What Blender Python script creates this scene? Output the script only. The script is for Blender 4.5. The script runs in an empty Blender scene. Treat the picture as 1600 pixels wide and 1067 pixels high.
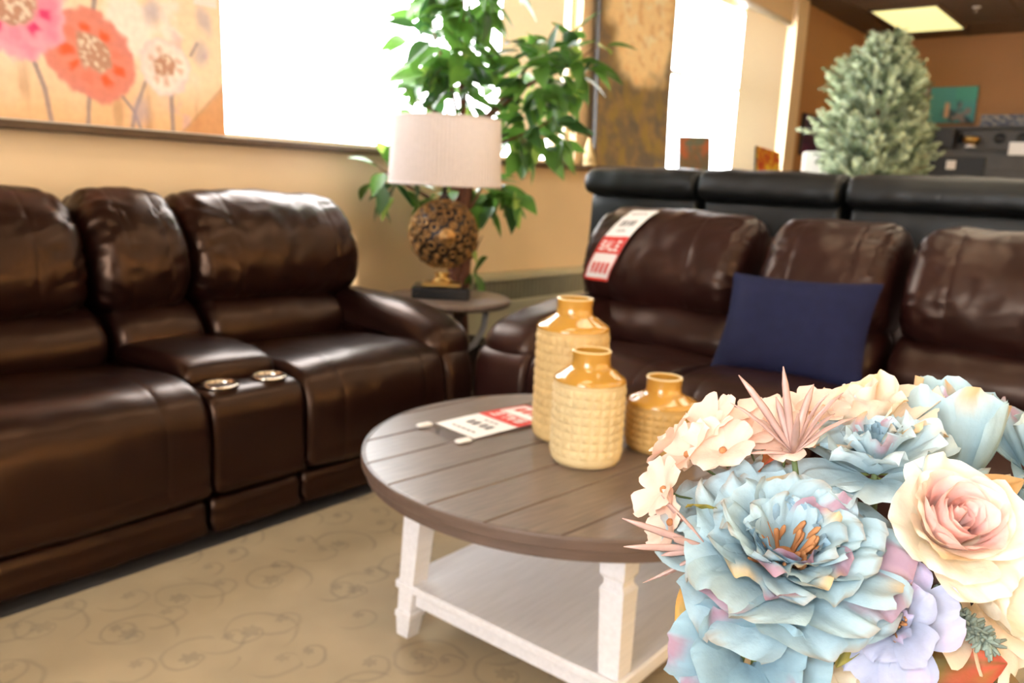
import bpy, math, random
import numpy as np
from mathutils import Vector, Matrix, Quaternion, noise

SC = bpy.context.scene
COL = SC.collection
PI = math.pi

# ------------------------------------------------------------------ camera, sky, lamps, exposure
F = np.array([0.7660926, 0.6142058, -0.1893499])
R = np.array([0.6317836, -0.773765, 0.0462309])
U = np.array([0.118117, 0.1550453, 0.9808208])
cd = bpy.data.cameras.new('camera'); cam = bpy.data.objects.new('camera', cd); COL.objects.link(cam)
cam.matrix_world = Matrix(((R[0], U[0], -F[0], 0), (R[1], U[1], -F[1], 0), (R[2], U[2], -F[2], 1.07), (0, 0, 0, 1)))
cd.sensor_width = 36; cd.lens = 1291 / 1600 * 36; cd.clip_start = .02
cd.dof.use_dof = True; cd.dof.focus_distance = .59; cd.dof.aperture_fstop = 8.0
SC.camera = cam

W = bpy.data.worlds.new('world'); SC.world = W; W.use_nodes = True
W.node_tree.nodes['Background'].inputs[0].default_value = (.96, .98, 1, 1)
W.node_tree.nodes['Background'].inputs[1].default_value = 13.0

def lamp(name, kind, loc, energy, color, rot=None, size=.1, size_y=None):
    d = bpy.data.lights.new(name, kind); d.energy = energy; d.color = color
    if kind == 'AREA':
        d.size = size
        if size_y: d.shape = 'RECTANGLE'; d.size_y = size_y
    elif kind == 'SUN': d.angle = size
    else: d.shadow_soft_size = size
    o = bpy.data.objects.new(name, d); COL.objects.link(o); o.location = loc
    if rot is not None: o.rotation_mode = 'QUATERNION'; o.rotation_quaternion = Vector(rot).to_track_quat('-Z', 'Y')
    return o
lamp('camera_flash', 'AREA', (-.01, 0.0, 1.16), 1.9, (.95, .98, 1), (.80, .56, -.30), .035)
lamp('evening_sun', 'SUN', (-1, -9, 4), 8.0, (1, .86, .70), (.25, .93, -.20), .01)
CEIL_STRENGTH = 0.85      # far panel in view, set dimmer so its yellow does not clip
WARM_STRENGTH = 3.6       # warm panels over the seating

SC.view_settings.view_transform = 'Standard'; SC.view_settings.look = 'None'
SC.view_settings.exposure = 0.40; SC.view_settings.gamma = 1.0; SC.view_settings.use_curve_mapping = False

# ------------------------------------------------------------------ helpers
def srgb(r, g, b):
    f = lambda c: (c / 255 / 12.92) if c / 255 <= .04045 else ((c / 255 + .055) / 1.055) ** 2.4
    return (f(r), f(g), f(b))

def N(nt, t, **kw):
    n = nt.nodes.new(t)
    for k, v in kw.items(): setattr(n, k, v)
    return n

def mat(name, col, rough=.5, metal=0., var=.12, vscale=8., bump=0., bscale=120., spec=.5, stint=None, coat=0., trans=0., detail=3., attr=None, sheen=0., stretch=None, vor=False, emit=0.):
    m = bpy.data.materials.new(name); m.use_nodes = True; nt = m.node_tree; nt.nodes.clear()
    out = N(nt, 'ShaderNodeOutputMaterial'); b = N(nt, 'ShaderNodeBsdfPrincipled')
    b.inputs['Roughness'].default_value = rough; b.inputs['Metallic'].default_value = metal
    b.inputs['Specular IOR Level'].default_value = spec; b.inputs['Coat Weight'].default_value = coat
    b.inputs['Sheen Weight'].default_value = sheen
    if stint: b.inputs['Specular Tint'].default_value = (*stint, 1)
    tc = N(nt, 'ShaderNodeTexCoord'); mp = N(nt, 'ShaderNodeMapping')
    if stretch: mp.inputs['Scale'].default_value = stretch
    nt.links.new(tc.outputs['Object'], mp.inputs[0])
    nz = N(nt, 'ShaderNodeTexNoise'); nz.inputs['Scale'].default_value = vscale; nz.inputs['Detail'].default_value = detail
    nt.links.new(mp.outputs[0], nz.inputs['Vector'])
    hs = N(nt, 'ShaderNodeMapRange'); hs.inputs[1].default_value = .3; hs.inputs[2].default_value = .7
    hs.inputs[3].default_value = 1 - var; hs.inputs[4].default_value = 1 + var
    nt.links.new(nz.outputs[0], hs.inputs[0])
    mx = N(nt, 'ShaderNodeVectorMath', operation='MULTIPLY')
    if attr:
        a = N(nt, 'ShaderNodeAttribute'); a.attribute_name = attr; nt.links.new(a.outputs['Color'], mx.inputs[0])
    else: mx.inputs[0].default_value = col[:3]
    nt.links.new(hs.outputs[0], mx.inputs[1])
    nt.links.new(mx.outputs[0], b.inputs['Base Color'])
    if bump:
        if vor:
            t2 = N(nt, 'ShaderNodeTexVoronoi'); t2.feature = 'DISTANCE_TO_EDGE'
        else:
            t2 = N(nt, 'ShaderNodeTexNoise'); t2.inputs['Detail'].default_value = 4
        t2.inputs['Scale'].default_value = bscale; nt.links.new(mp.outputs[0], t2.inputs['Vector'])
        bp = N(nt, 'ShaderNodeBump'); bp.inputs['Strength'].default_value = bump; bp.inputs['Distance'].default_value = .002
        nt.links.new(t2.outputs[0], bp.inputs['Height']); nt.links.new(bp.outputs[0], b.inputs['Normal'])
    sh = b.outputs[0]
    if emit:
        b.inputs['Emission Strength'].default_value = emit; b.inputs['Emission Color'].default_value = (*col[:3], 1)
    if trans:
        tr = N(nt, 'ShaderNodeBsdfTranslucent'); nt.links.new(mx.outputs[0], tr.inputs[0])
        ms = N(nt, 'ShaderNodeMixShader'); ms.inputs[0].default_value = trans
        nt.links.new(sh, ms.inputs[1]); nt.links.new(tr.outputs[0], ms.inputs[2]); sh = ms.outputs[0]
    nt.links.new(sh, out.inputs[0])
    return m

def glass_mat(name, tint=(1, 1, 1)):
    m = bpy.data.materials.new(name); m.use_nodes = True; nt = m.node_tree; nt.nodes.clear()
    out = N(nt, 'ShaderNodeOutputMaterial'); t = N(nt, 'ShaderNodeBsdfTransparent'); g = N(nt, 'ShaderNodeBsdfGlossy')
    t.inputs[0].default_value = (*tint, 1); g.inputs['Roughness'].default_value = .03
    lw = N(nt, 'ShaderNodeLayerWeight'); lw.inputs[0].default_value = .5
    pw = N(nt, 'ShaderNodeMath', operation='POWER'); pw.inputs[1].default_value = 5; nt.links.new(lw.outputs['Facing'], pw.inputs[0])
    fr = N(nt, 'ShaderNodeMath', operation='MULTIPLY_ADD'); fr.inputs[1].default_value = .8; fr.inputs[2].default_value = .03; nt.links.new(pw.outputs[0], fr.inputs[0])
    ms = N(nt, 'ShaderNodeMixShader'); nt.links.new(fr.outputs[0], ms.inputs[0])
    nt.links.new(t.outputs[0], ms.inputs[1]); nt.links.new(g.outputs[0], ms.inputs[2]); nt.links.new(ms.outputs[0], out.inputs[0])
    return m

def mesh_data(name, V, Fc, m=None, smooth=True, cols=None):
    me = bpy.data.meshes.new(name)
    me.from_pydata([tuple(map(float, v)) for v in V], [], [tuple(int(i) for i in f) for f in Fc]); me.update()
    if smooth: me.polygons.foreach_set('use_smooth', [True] * len(me.polygons))
    if cols is not None:
        ca = me.color_attributes.new('pig', 'FLOAT_COLOR', 'POINT')
        c = np.ones((len(V), 4), np.float32); c[:, :3] = cols; ca.data.foreach_set('color', c.ravel())
    if m: me.materials.append(m)
    return me

def link(name, me, parent=None, loc=None, rotz=None):
    o = bpy.data.objects.new(name, me); COL.objects.link(o)
    if parent is not None: o.parent = parent
    if loc is not None: o.location = loc
    if rotz is not None: o.rotation_euler = (0, 0, rotz)
    return o

def obj(name, VF, m, parent=None, smooth=True, cols=None):
    return link(name, mesh_data(name, VF[0], VF[1], m, smooth, cols), parent)

def tag(o, label=None, cat=None, group=None, kind=None):
    if label: o['label'] = label
    if cat: o['category'] = cat
    if group: o['group'] = group
    if kind: o['kind'] = kind
    return o

def thing(name, label, cat, loc=(0, 0, 0), rotz=0., group=None):
    o = bpy.data.objects.new(name, None); COL.objects.link(o); o.location = loc; o.rotation_euler = (0, 0, rotz)
    o.empty_display_size = .1
    return tag(o, label, cat, group)

def join(*parts):
    V, Fc, n = [], [], 0
    for v, f in parts:
        v = [tuple(p) for p in v]; V += v; Fc += [tuple(i + n for i in q) for q in f]; n += len(v)
    return V, Fc

def xf(VF, M):
    return [tuple(M @ Vector(v)) for v in VF[0]], VF[1]

def box(x0, x1, y0, y1, z0, z1, b=0.0):
    """box with chamfered edges"""
    if b <= 0:
        V = [(x, y, z) for z in (z0, z1) for y in (y0, y1) for x in (x0, x1)]
        return V, [(0, 2, 3, 1), (4, 5, 7, 6), (0, 1, 5, 4), (2, 6, 7, 3), (0, 4, 6, 2), (1, 3, 7, 5)]
    b = min(b, .45 * (x1 - x0), .45 * (y1 - y0), .45 * (z1 - z0))
    lv = []
    for z, i in ((z0, b), (z0 + b, 0), (z1 - b, 0), (z1, b)):
        k = b if i else 0
        c = b
        X0, X1, Y0, Y1 = x0 + k, x1 - k, y0 + k, y1 - k
        lv.append([(X0 + c, Y0, z), (X1 - c, Y0, z), (X1, Y0 + c, z), (X1, Y1 - c, z), (X1 - c, Y1, z), (X0 + c, Y1, z), (X0, Y1 - c, z), (X0, Y0 + c, z)])
    V = [p for l in lv for p in l]; Fc = [tuple(range(7, -1, -1)), tuple(range(24, 32))]
    for j in range(3):
        for i in range(8): Fc.append((j * 8 + i, j * 8 + (i + 1) % 8, j * 8 + 8 + (i + 1) % 8, j * 8 + 8 + i))
    return V, Fc

def lathe(prof, n=48, cap0=True, cap1=True):
    V = []; Fc = []
    for r, z in prof:
        for i in range(n): a = 2 * PI * i / n; V.append((r * math.cos(a), r * math.sin(a), z))
    m = len(prof)
    for j in range(m - 1):
        for i in range(n): k = (i + 1) % n; Fc.append((j * n + i, j * n + k, j * n + n + k, j * n + n + i))
    if cap0: Fc.append(tuple(range(n - 1, -1, -1)))
    if cap1: Fc.append(tuple(range((m - 1) * n, m * n)))
    return V, Fc

def tube(pts, rad, n=8, closed=False, flat=1.0):
    pts = [Vector(p) for p in pts]; m = len(pts)
    if not hasattr(rad, '__len__'): rad = [rad] * m
    V = []; Fc = []; prev = None
    for i, p in enumerate(pts):
        if closed: t = pts[(i + 1) % m] - pts[i - 1]
        else: t = pts[min(i + 1, m - 1)] - pts[max(i - 1, 0)]
        t.normalize()
        if prev is None:
            a = Vector((0, 0, 1)) if abs(t.z) < .9 else Vector((1, 0, 0)); x = t.cross(a).normalized()
        else: x = (prev - t * prev.dot(t)).normalized()
        prev = x; y = t.cross(x)
        for k in range(n):
            q = 2 * PI * k / n; V.append(tuple(p + (x * math.cos(q) + y * math.sin(q) * flat) * rad[i]))
    for i in range(m if closed else m - 1):
        j = (i + 1) % m
        for k in range(n): l = (k + 1) % n; Fc.append((i * n + k, i * n + l, j * n + l, j * n + k))
    if not closed: Fc += [tuple(range(n - 1, -1, -1)), tuple(range((m - 1) * n, m * n))]
    return V, Fc

def grid_faces(nu, nv, wrap=False):
    Fc = []
    for i in range(nu - 1):
        for j in range(nv if wrap else nv - 1):
            k = (j + 1) % nv; Fc.append((i * nv + j, i * nv + k, i * nv + nv + k, i * nv + nv + j))
    return Fc

def closed_spline(P, n):
    P = np.array(P, float); m = len(P); out = []
    for i in range(m):
        p0, p1, p2, p3 = P[i - 1], P[i], P[(i + 1) % m], P[(i + 2) % m]
        for t in np.linspace(0, 1, 24, endpoint=False):
            out.append(.5 * (2 * p1 + (p2 - p0) * t + (2 * p0 - 5 * p1 + 4 * p2 - p3) * t * t + (3 * p1 - p0 - 3 * p2 + p3) * t ** 3))
    out = np.array(out); d = np.r_[0, np.cumsum(np.linalg.norm(np.diff(np.r_[out, out[:1]], axis=0), axis=1))]
    s = np.linspace(0, d[-1], n, endpoint=False); o2 = np.r_[out, out[:1]]
    return np.c_[np.interp(s, d, o2[:, 0]), np.interp(s, d, o2[:, 1])]

class Loft:
    """a cushion: a closed side profile (depth, height) carried along the width with rounded ends, seams and creases"""
    def __init__(s, prof, u0, u1, r=.06, n=72, seams=(), puff=.008, crease=.0, seed=0, rough=.003, lean=0.0):
        s.P = closed_spline(prof, n); s.u0, s.u1, s.r, s.n, s.seams, s.puff, s.cr, s.seed, s.rough, s.lean = u0, u1, r, n, seams, puff, crease, seed, rough, lean
        t = np.roll(s.P, -1, 0) - np.roll(s.P, 1, 0); t /= np.linalg.norm(t, axis=1)[:, None]
        nn = np.c_[t[:, 1], -t[:, 0]]
        x, y = s.P.T; area = .5 * np.sum(x * np.roll(y, -1) - np.roll(x, -1) * y)
        s.N = nn if area > 0 else -nn
    def ring(s, u, extra=0.0):
        e = max(0., min(u - s.u0, s.u1 - u)); w = s.u1 - s.u0
        ins = s.r * (1 - math.sqrt(max(0, 1 - (1 - e / s.r) ** 2))) if e < s.r else 0.
        d = np.full(s.n, -ins + extra + s.puff * math.sin(PI * (u - s.u0) / w))
        for q in s.seams:
            x = abs(u - q); d += -.0013 * math.exp(-(x / .0075) ** 2)
        for i in range(s.n):
            a, z = s.P[i]
            v = noise.noise((u * 5 + s.seed * 7.3, a * 5, z * 5)) * s.rough * 1.6 + noise.noise((u * 14 + s.seed, a * 11, z * 11 + 3)) * s.rough
            if s.cr:
                k = math.exp(-max(0, e - .02) / .075) + .25
                q = noise.noise((u * 7 * (1 if u < (s.u0 + s.u1) / 2 else -1) + z * 26 + s.seed * 3.1, z * 6 - u * 9, a * 4))
                v += -s.cr * k * max(0, 1 - abs(q) / .22) ** 2
            d[i] += v
        Q = s.P + s.N * d[:, None]
        return np.c_[np.full(s.n, u) + s.lean * (Q[:, 1] - .6), Q]
    def build(s, step=.018):
        us = set(np.round(np.linspace(s.u0, s.u1, max(8, int((s.u1 - s.u0) / step))), 5))
        for k in (0, .03, .1, .25, .5, .75): us |= {round(s.u0 + s.r * k, 5), round(s.u1 - s.r * k, 5)}
        for q in s.seams: us |= {round(q + x, 5) for x in (-.02, -.012, -.006, -.003, 0, .003, .006, .012, .02)}
        us = sorted(us); V = np.concatenate([s.ring(u) for u in us]); Fc = grid_faces(len(us), s.n, True)
        V = [tuple(v) for v in V]; n = s.n
        for side, base in ((0, 0), (1, (len(us) - 1) * n)):
            c = np.mean(V[base:base + n], axis=0); c[0] += (-.006 if side == 0 else .006); V.append(tuple(c)); ci = len(V) - 1
            for i in range(n):
                a, b = base + i, base + (i + 1) % n; Fc.append((a, b, ci) if side else (b, a, ci))
        x, y = s.P.T; area = .5 * np.sum(x * np.roll(y, -1) - np.roll(x, -1) * y)
        if area < 0: Fc = [f[::-1] for f in Fc]
        return V, [f[::-1] for f in Fc]

# ------------------------------------------------------------------ materials
M = dict(
    tan_wall=mat('tan_wall_paint', srgb(232, 204, 166), .55, var=.04, vscale=2, bump=.15, bscale=180),
    brown_wall=mat('caramel_wall_paint', srgb(170, 122, 76), .6, var=.05, vscale=2, bump=.15, bscale=180),
    ceiling=mat('dark_ceiling_tile', srgb(112, 88, 66), .85, var=.1, vscale=60, bump=.3, bscale=90),
    floor=mat('grey_concrete', srgb(84, 78, 74), .5, var=.2, vscale=3, bump=.1),
    darkwood=mat('dark_wood', srgb(84, 62, 44), .45, var=.3, vscale=14, stretch=(1, 8, 8), bump=.2),
    frame=mat('painted_frame', srgb(214, 200, 176), .4, var=.05),
    darkframe=mat('dark_frame', srgb(50, 44, 40), .4, var=.1),
    blind=mat('blind_fabric', srgb(226, 204, 168), .8, var=.04, vscale=60, bump=.2, bscale=400, trans=.05),
    amber=mat('added_light_filter_fabric', srgb(238, 220, 186), .8, var=.04, vscale=60, trans=.5),  # for the added unseen blinds that tint the incoming light
    white=mat('white_paint', srgb(236, 232, 226), .4, var=.03),
    leather=mat('brown_leather', srgb(20, 7, 6), .31, var=.22, vscale=6, bump=.10, bscale=260, vor=True, spec=.48, stint=(1, .60, .40)),
    leather2=mat('brown_leather_dull', srgb(38, 18, 16), .34, var=.22, vscale=6, bump=.12, bscale=260, vor=True, spec=.44, stint=(1, .74, .58)),
    blackleather=mat('black_leather', srgb(11, 13, 13), .44, var=.2, vscale=6, bump=.15, bscale=260, vor=True, spec=.45),
    steel=mat('cup_steel', srgb(220, 205, 185), .18, metal=1., var=.05),
    dark=mat('dark_plastic', srgb(28, 26, 25), .5, var=.1),
    navy=mat('navy_cloth', srgb(17, 21, 56), .8, var=.12, vscale=30, bump=.4, bscale=500, spec=.3),
    greywood=mat('grey_brown_wood', srgb(106, 90, 80), .36, var=.30, vscale=9, detail=6, stretch=(1.2, 16, 16), bump=.07, bscale=30, spec=.65),
    rimwood=mat('grey_brown_edge', srgb(98, 80, 70), .4, var=.15, vscale=6, stretch=(2, 2, 30), bump=.04, bscale=20),
    whitewood=mat('white_washed_wood', srgb(222, 220, 222), .5, var=.06, vscale=8, stretch=(1, 12, 12), bump=.15, bscale=40),
    cream=mat('cream_stoneware', srgb(204, 172, 116), .62, var=.05, vscale=30),
    cream2=mat('pale_cream_stoneware', srgb(212, 188, 140), .62, var=.05, vscale=30),
    cream3=mat('ochre_stoneware', srgb(184, 146, 84), .6, var=.05, vscale=30),
    glaze=mat('ochre_glaze', srgb(192, 142, 60), .12, var=.08, vscale=14, coat=.6),
    glazerim=mat('pale_glaze_edge', srgb(232, 205, 150), .15, var=.05),
    paper=mat('white_card', srgb(240, 236, 232), .55, var=.02),
    red=mat('red_print', srgb(214, 52, 40), .5, var=.03),
    ink=mat('grey_ink', srgb(96, 92, 92), .6, var=.05),
    shade=mat('lampshade_fabric', srgb(214, 202, 196), .8, var=.03, vscale=50, trans=.12),
    bronze=mat('bronze_filigree', srgb(150, 112, 66), .35, metal=.75, var=.35, vscale=40),
    bronze_dark=mat('dark_bronze', srgb(46, 32, 22), .45, metal=.4, var=.3, vscale=20),
    gold=mat('gold_trim', srgb(190, 150, 84), .3, metal=.9, var=.1),
    black=mat('black_lacquer', srgb(20, 18, 18), .25, var=.1),
    bark=mat('reddish_bark', srgb(104, 62, 44), .8, var=.35, vscale=25, stretch=(4, 4, 1), bump=.8, bscale=40),
    leafa=mat('ficus_leaf', srgb(92, 136, 56), .34, var=.3, vscale=9, trans=.3),
    leafb=mat('ficus_leaf_dark', srgb(62, 100, 52), .32, var=.3, vscale=9, trans=.22),
    leafc=mat('ficus_leaf_pale', srgb(160, 188, 88), .36, var=.25, vscale=9, trans=.35),
    sprig=mat('frosted_sprig', srgb(180, 192, 158), .7, var=.25, vscale=12),
    sprigd=mat('frosted_sprig_dark', srgb(112, 128, 96), .7, var=.3, vscale=12),
    pigment=mat('painted_canvas', (1, 1, 1), .6, var=.06, vscale=40, attr='pig', bump=.2, bscale=150),
    grey=mat('charcoal_wood', srgb(74, 70, 66), .5, var=.12),
    petal=mat('silk_petal', (1, 1, 1), .72, var=.07, vscale=60, attr='pig', trans=.22, bump=.25, bscale=260, spec=.3),
    leafsilk=mat('silk_leaf', (1, 1, 1), .6, var=.15, vscale=50, attr='pig', trans=.15, bump=.3, bscale=200),
    stamen=mat('rust_stamen', srgb(180, 122, 76), .75, var=.2, vscale=80),
    blade=mat('mauve_brown_blade', srgb(186, 150, 140), .4, var=.15, vscale=40),
    stem=mat('green_stem', srgb(88, 104, 62), .6, var=.2),
    lichen=mat('grey_green_fuzz', srgb(128, 140, 128), .9, var=.3, vscale=60),
    bluepot=mat('blue_glaze', srgb(44, 84, 140), .2, var=.15, vscale=20, coat=.4),
    heater=mat('cream_metal', srgb(206, 198, 168), .4, var=.04),
    glass=glass_mat('window_glass'), film=glass_mat('clear_plastic', (.96, .96, .97)),
    diffuser=mat('light_diffuser', (1.0, .92, .40), .5, var=0, emit=CEIL_STRENGTH),
    warmdiffuser=mat('warm_light_diffuser', (1.0, .86, .64), .5, var=0, emit=WARM_STRENGTH),
    grate=mat('dark_grate', srgb(160, 154, 132), .5, var=.1),
)

# ------------------------------------------------------------------ room
X0, X1, Y0, Y1, ZC = -3.2, 10.3, -4.2, 3.1, 2.84
def struct(name, VF, m, parent=None, smooth=False):
    o = obj(name, VF, m, parent, smooth); o['kind'] = 'structure'; return o
struct('floor', box(X0 - .3, X1 + .2, Y0 - .2, Y1 + .3, -.1, 0), M['floor'])
ce = struct('ceiling', box(X0 - .3, X1 + .2, Y0 - .2, Y1 + .3, ZC, ZC + .1), M['ceiling'])
bars = [box(X0, X1, y - .012, y + .012, ZC - .006, ZC + .002) for y in np.arange(-3.94, 3.0, .61)]
bars += [box(x - .012, x + .012, Y0, Y1, ZC - .006, ZC + .002) for x in np.arange(-2.6, 10.2, 1.22)]
for b_ in bars: obj('grid_bar', b_, M['ceiling'], ce, False)
SILL, HEAD = 1.165, 2.6
wl = struct('wall_left', join(box(X0, 7.98, Y1, Y1 + .22, 0, SILL), box(X0, 7.98, Y1, Y1 + .22, HEAD, ZC), box(X0, 1.35, Y1, Y1 + .22, SILL, HEAD),
     box(4.41, 5.58, Y1, Y1 + .22, SILL, HEAD), box(7.72, 7.98, Y1 - .05, Y1 + .22, 0, ZC)), M['tan_wall'])
struct('wall_left_far', box(7.98, X1, Y1, Y1 + .22, 0, ZC), M['brown_wall'])
struct('wall_back', box(X1, X1 + .2, Y0, Y1 + .22, 0, ZC), M['brown_wall'])
struct('wall_right', join(box(X0, X1, Y0 - .2, Y0, 0, .7), box(X0, X1, Y0 - .2, Y0, 2.62, ZC), box(X0, -1.6, Y0 - .2, Y0, .7, 2.62), box(9.4, X1, Y0 - .2, Y0, .7, 2.62),
     box(2.3, 2.6, Y0 - .2, Y0, .7, 2.62)), M['tan_wall'])
# the shop front behind the viewpoint: glazed openings
struct('wall_front', join(box(X0 - .2, X0, Y0, Y1, 0, .5), box(X0 - .2, X0, Y0, Y1, 2.6, ZC), box(X0 - .2, X0, Y0, -3.6, .5, 2.6), box(X0 - .2, X0, -1.2, -.9, .5, 2.6),
     box(X0 - .2, X0, 1.3, Y1, .5, 2.6), box(X0 - .2, X0, -3.6, -1.2, .5, 2.6)), M['tan_wall'])
struct('trim_1', box(X0, 7.72, Y1 - .10, Y1 + .02, SILL, SILL + .028, .004), M['darkwood'])
struct('baseboard_left', box(X0, 7.7, Y1 - .015, Y1, 0, .1, .004), M['darkwood'])
struct('baseboard_back', box(X1 - .015, X1, Y0, Y1, 0, .1, .004), M['darkwood'])

def window(name, x0, x1, bars_x=(), bars_z=()):
    r = thing(name, None, None); r['kind'] = 'structure'
    y0, y1 = Y1 + .06, Y1 + .11
    fr = [box(x0, x0 + .04, y0, y1, SILL, HEAD), box(x1 - .04, x1, y0, y1, SILL, HEAD), box(x0, x1, y0, y1, SILL, SILL + .05), box(x0, x1, y0, y1, HEAD - .05, HEAD)]
    obj('window_frame', join(*fr), M['frame'], r, False)
    for x in bars_x: obj('mullion', box(x - .02, x + .02, y0, y1, SILL, HEAD), M['frame'], r, False)
    for z in bars_z: obj('transom', box(x0, x1, y0, y1, z - .014, z + .014), M['frame'], r, False)
    xs = [x0, *bars_x, x1]
    for a, b in zip(xs, xs[1:]): obj('pane', box(a + .02, b - .02, Y1 + .082, Y1 + .088, SILL + .03, HEAD - .03), M['glass'], r, False)
window('window_1', 1.35, 4.41)
window('window_2', 5.58, 7.72, (), (1.93,))
for nm, a, b in (('window_3', -.9, 1.3),):
    r = thing(nm, None, None); r['kind'] = 'structure'
    x = X0 - .12
    obj('window_frame', join(box(x, x + .05, a, a + .05, .5, 2.6), box(x, x + .05, b - .05, b, .5, 2.6), box(x, x + .05, a, b, .5, .56), box(x, x + .05, a, b, 2.54, 2.6)), M['frame'], r, False)
    obj('pane', box(x + .02, x + .028, a + .03, b - .03, .53, 2.57), M['glass'], r, False)

def blind(name, label, x0, x1, z0, z1, rail):
    r = thing(name, label, 'blind', ((x0 + x1) / 2, Y1 - .02, z1))
    w = (x1 - x0) / 2; nx, nz = 24, 14; V = []
    for i in range(nx + 1):
        for j in range(nz + 1):
            x = -w + 2 * w * i / nx; V.append((x, .004 * math.sin(x * 9) * j / nz, -(z1 - z0) * j / nz))
    obj('fabric', (V, grid_faces(nx + 1, nz + 1)), M['blind'], r)
    obj('bottom_bar', box(-w, w, -.008, .008, -(z1 - z0) - .02, -(z1 - z0) + .005, .003), M['blind'], r, False)
    obj('roller', tube([(-w - .03, 0, .02), (w + .03, 0, .02)], .03, 14), M['white'] if rail else M['blind'], r)
blind('roller_blind', 'tan roller blind half lowered behind the green ficus tree', 3.62, 4.2, 1.35, 2.55, False)
blind('roller_blind', 'tan roller blind with white roller beside the far pillar', 6.68, 7.58, 1.22, 2.56, True)
for k_, (a, b, z0) in enumerate(((-1.6, .36, .72), (.64, 2.3, .72), (.36, .64, .72), (2.6, 9.4, .72))):  # unseen blinds added to warm the light; the gap admits a sun patch
    zt_ = 2.0 if k_ == 2 else 2.6
    r = thing('roller_blind', ('amber roller blind nearest the shop front on the sunny side', 'amber roller blind second from the shop front on the sunny side', 'narrow amber blind left partly open on the sunny side', 'widest amber roller blind on the sunny side')[k_], 'blind', ((a + b) / 2, Y0 - .05, zt_))
    obj('fabric', box(-(b - a) / 2, (b - a) / 2, -.001, .001, z0 - zt_, 0), M['amber'], r, False)
    obj('roller', tube([(-(b - a) / 2, 0, .01), ((b - a) / 2, 0, .01)], .012, 10), M['white'], r)
r = thing('window_4', None, None); r['kind'] = 'structure'
obj('added_sun_stop', box(.30, .70, Y0 - .10, Y0 - .07, 2.36, 2.62), M['frame'], r, False)  # unseen strip added to cut off the top of the sun patch
obj('window_frame', join(*[box(x - .03, x + .03, Y0 - .15, Y0 - .1, .7, 2.62) for x in (-1.57, 2.27, 2.63, 4.6, 6.9, 9.37)]), M['frame'], r, False)
for a, b in ((-1.54, 2.24), (2.66, 4.57), (4.63, 6.87), (6.93, 9.34)): obj('pane', box(a, b, Y0 - .13, Y0 - .124, .72, 2.6), M['glass'], r, False)
c_ = thing('blind_cord', 'thin grey pull cord hanging in the large bright window', 'cord', (2.28, Y1 + .02, 1.66))
obj('cord', tube([(0, 0, 0), (.002, 0, .4), (0, 0, .9)], .003, 6), M['ink'], c_)
obj('cord_weight', lathe([(.002, -.03), (.006, -.025), (.006, -.004), (.003, 0)], 10), M['ink'], c_)

# wall heater beneath the window
h = thing('wall_heater', 'cream metal wall heater with dark grille under the window', 'heater', (3.95, 2.97, 0))
obj('casing', join(box(-.75, .75, -.0, .128, 0, .40, .006), box(-.75, .75, .03, .128, .40, .52), box(-.75, .75, -.0, .128, .515, .55, .006)), M['heater'], h, False)
for k in range(38): obj('slat', box(-.72 + k * .039, -.705 + k * .039, .008, .03, .40, .516), M['grate'], h, False)

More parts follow.
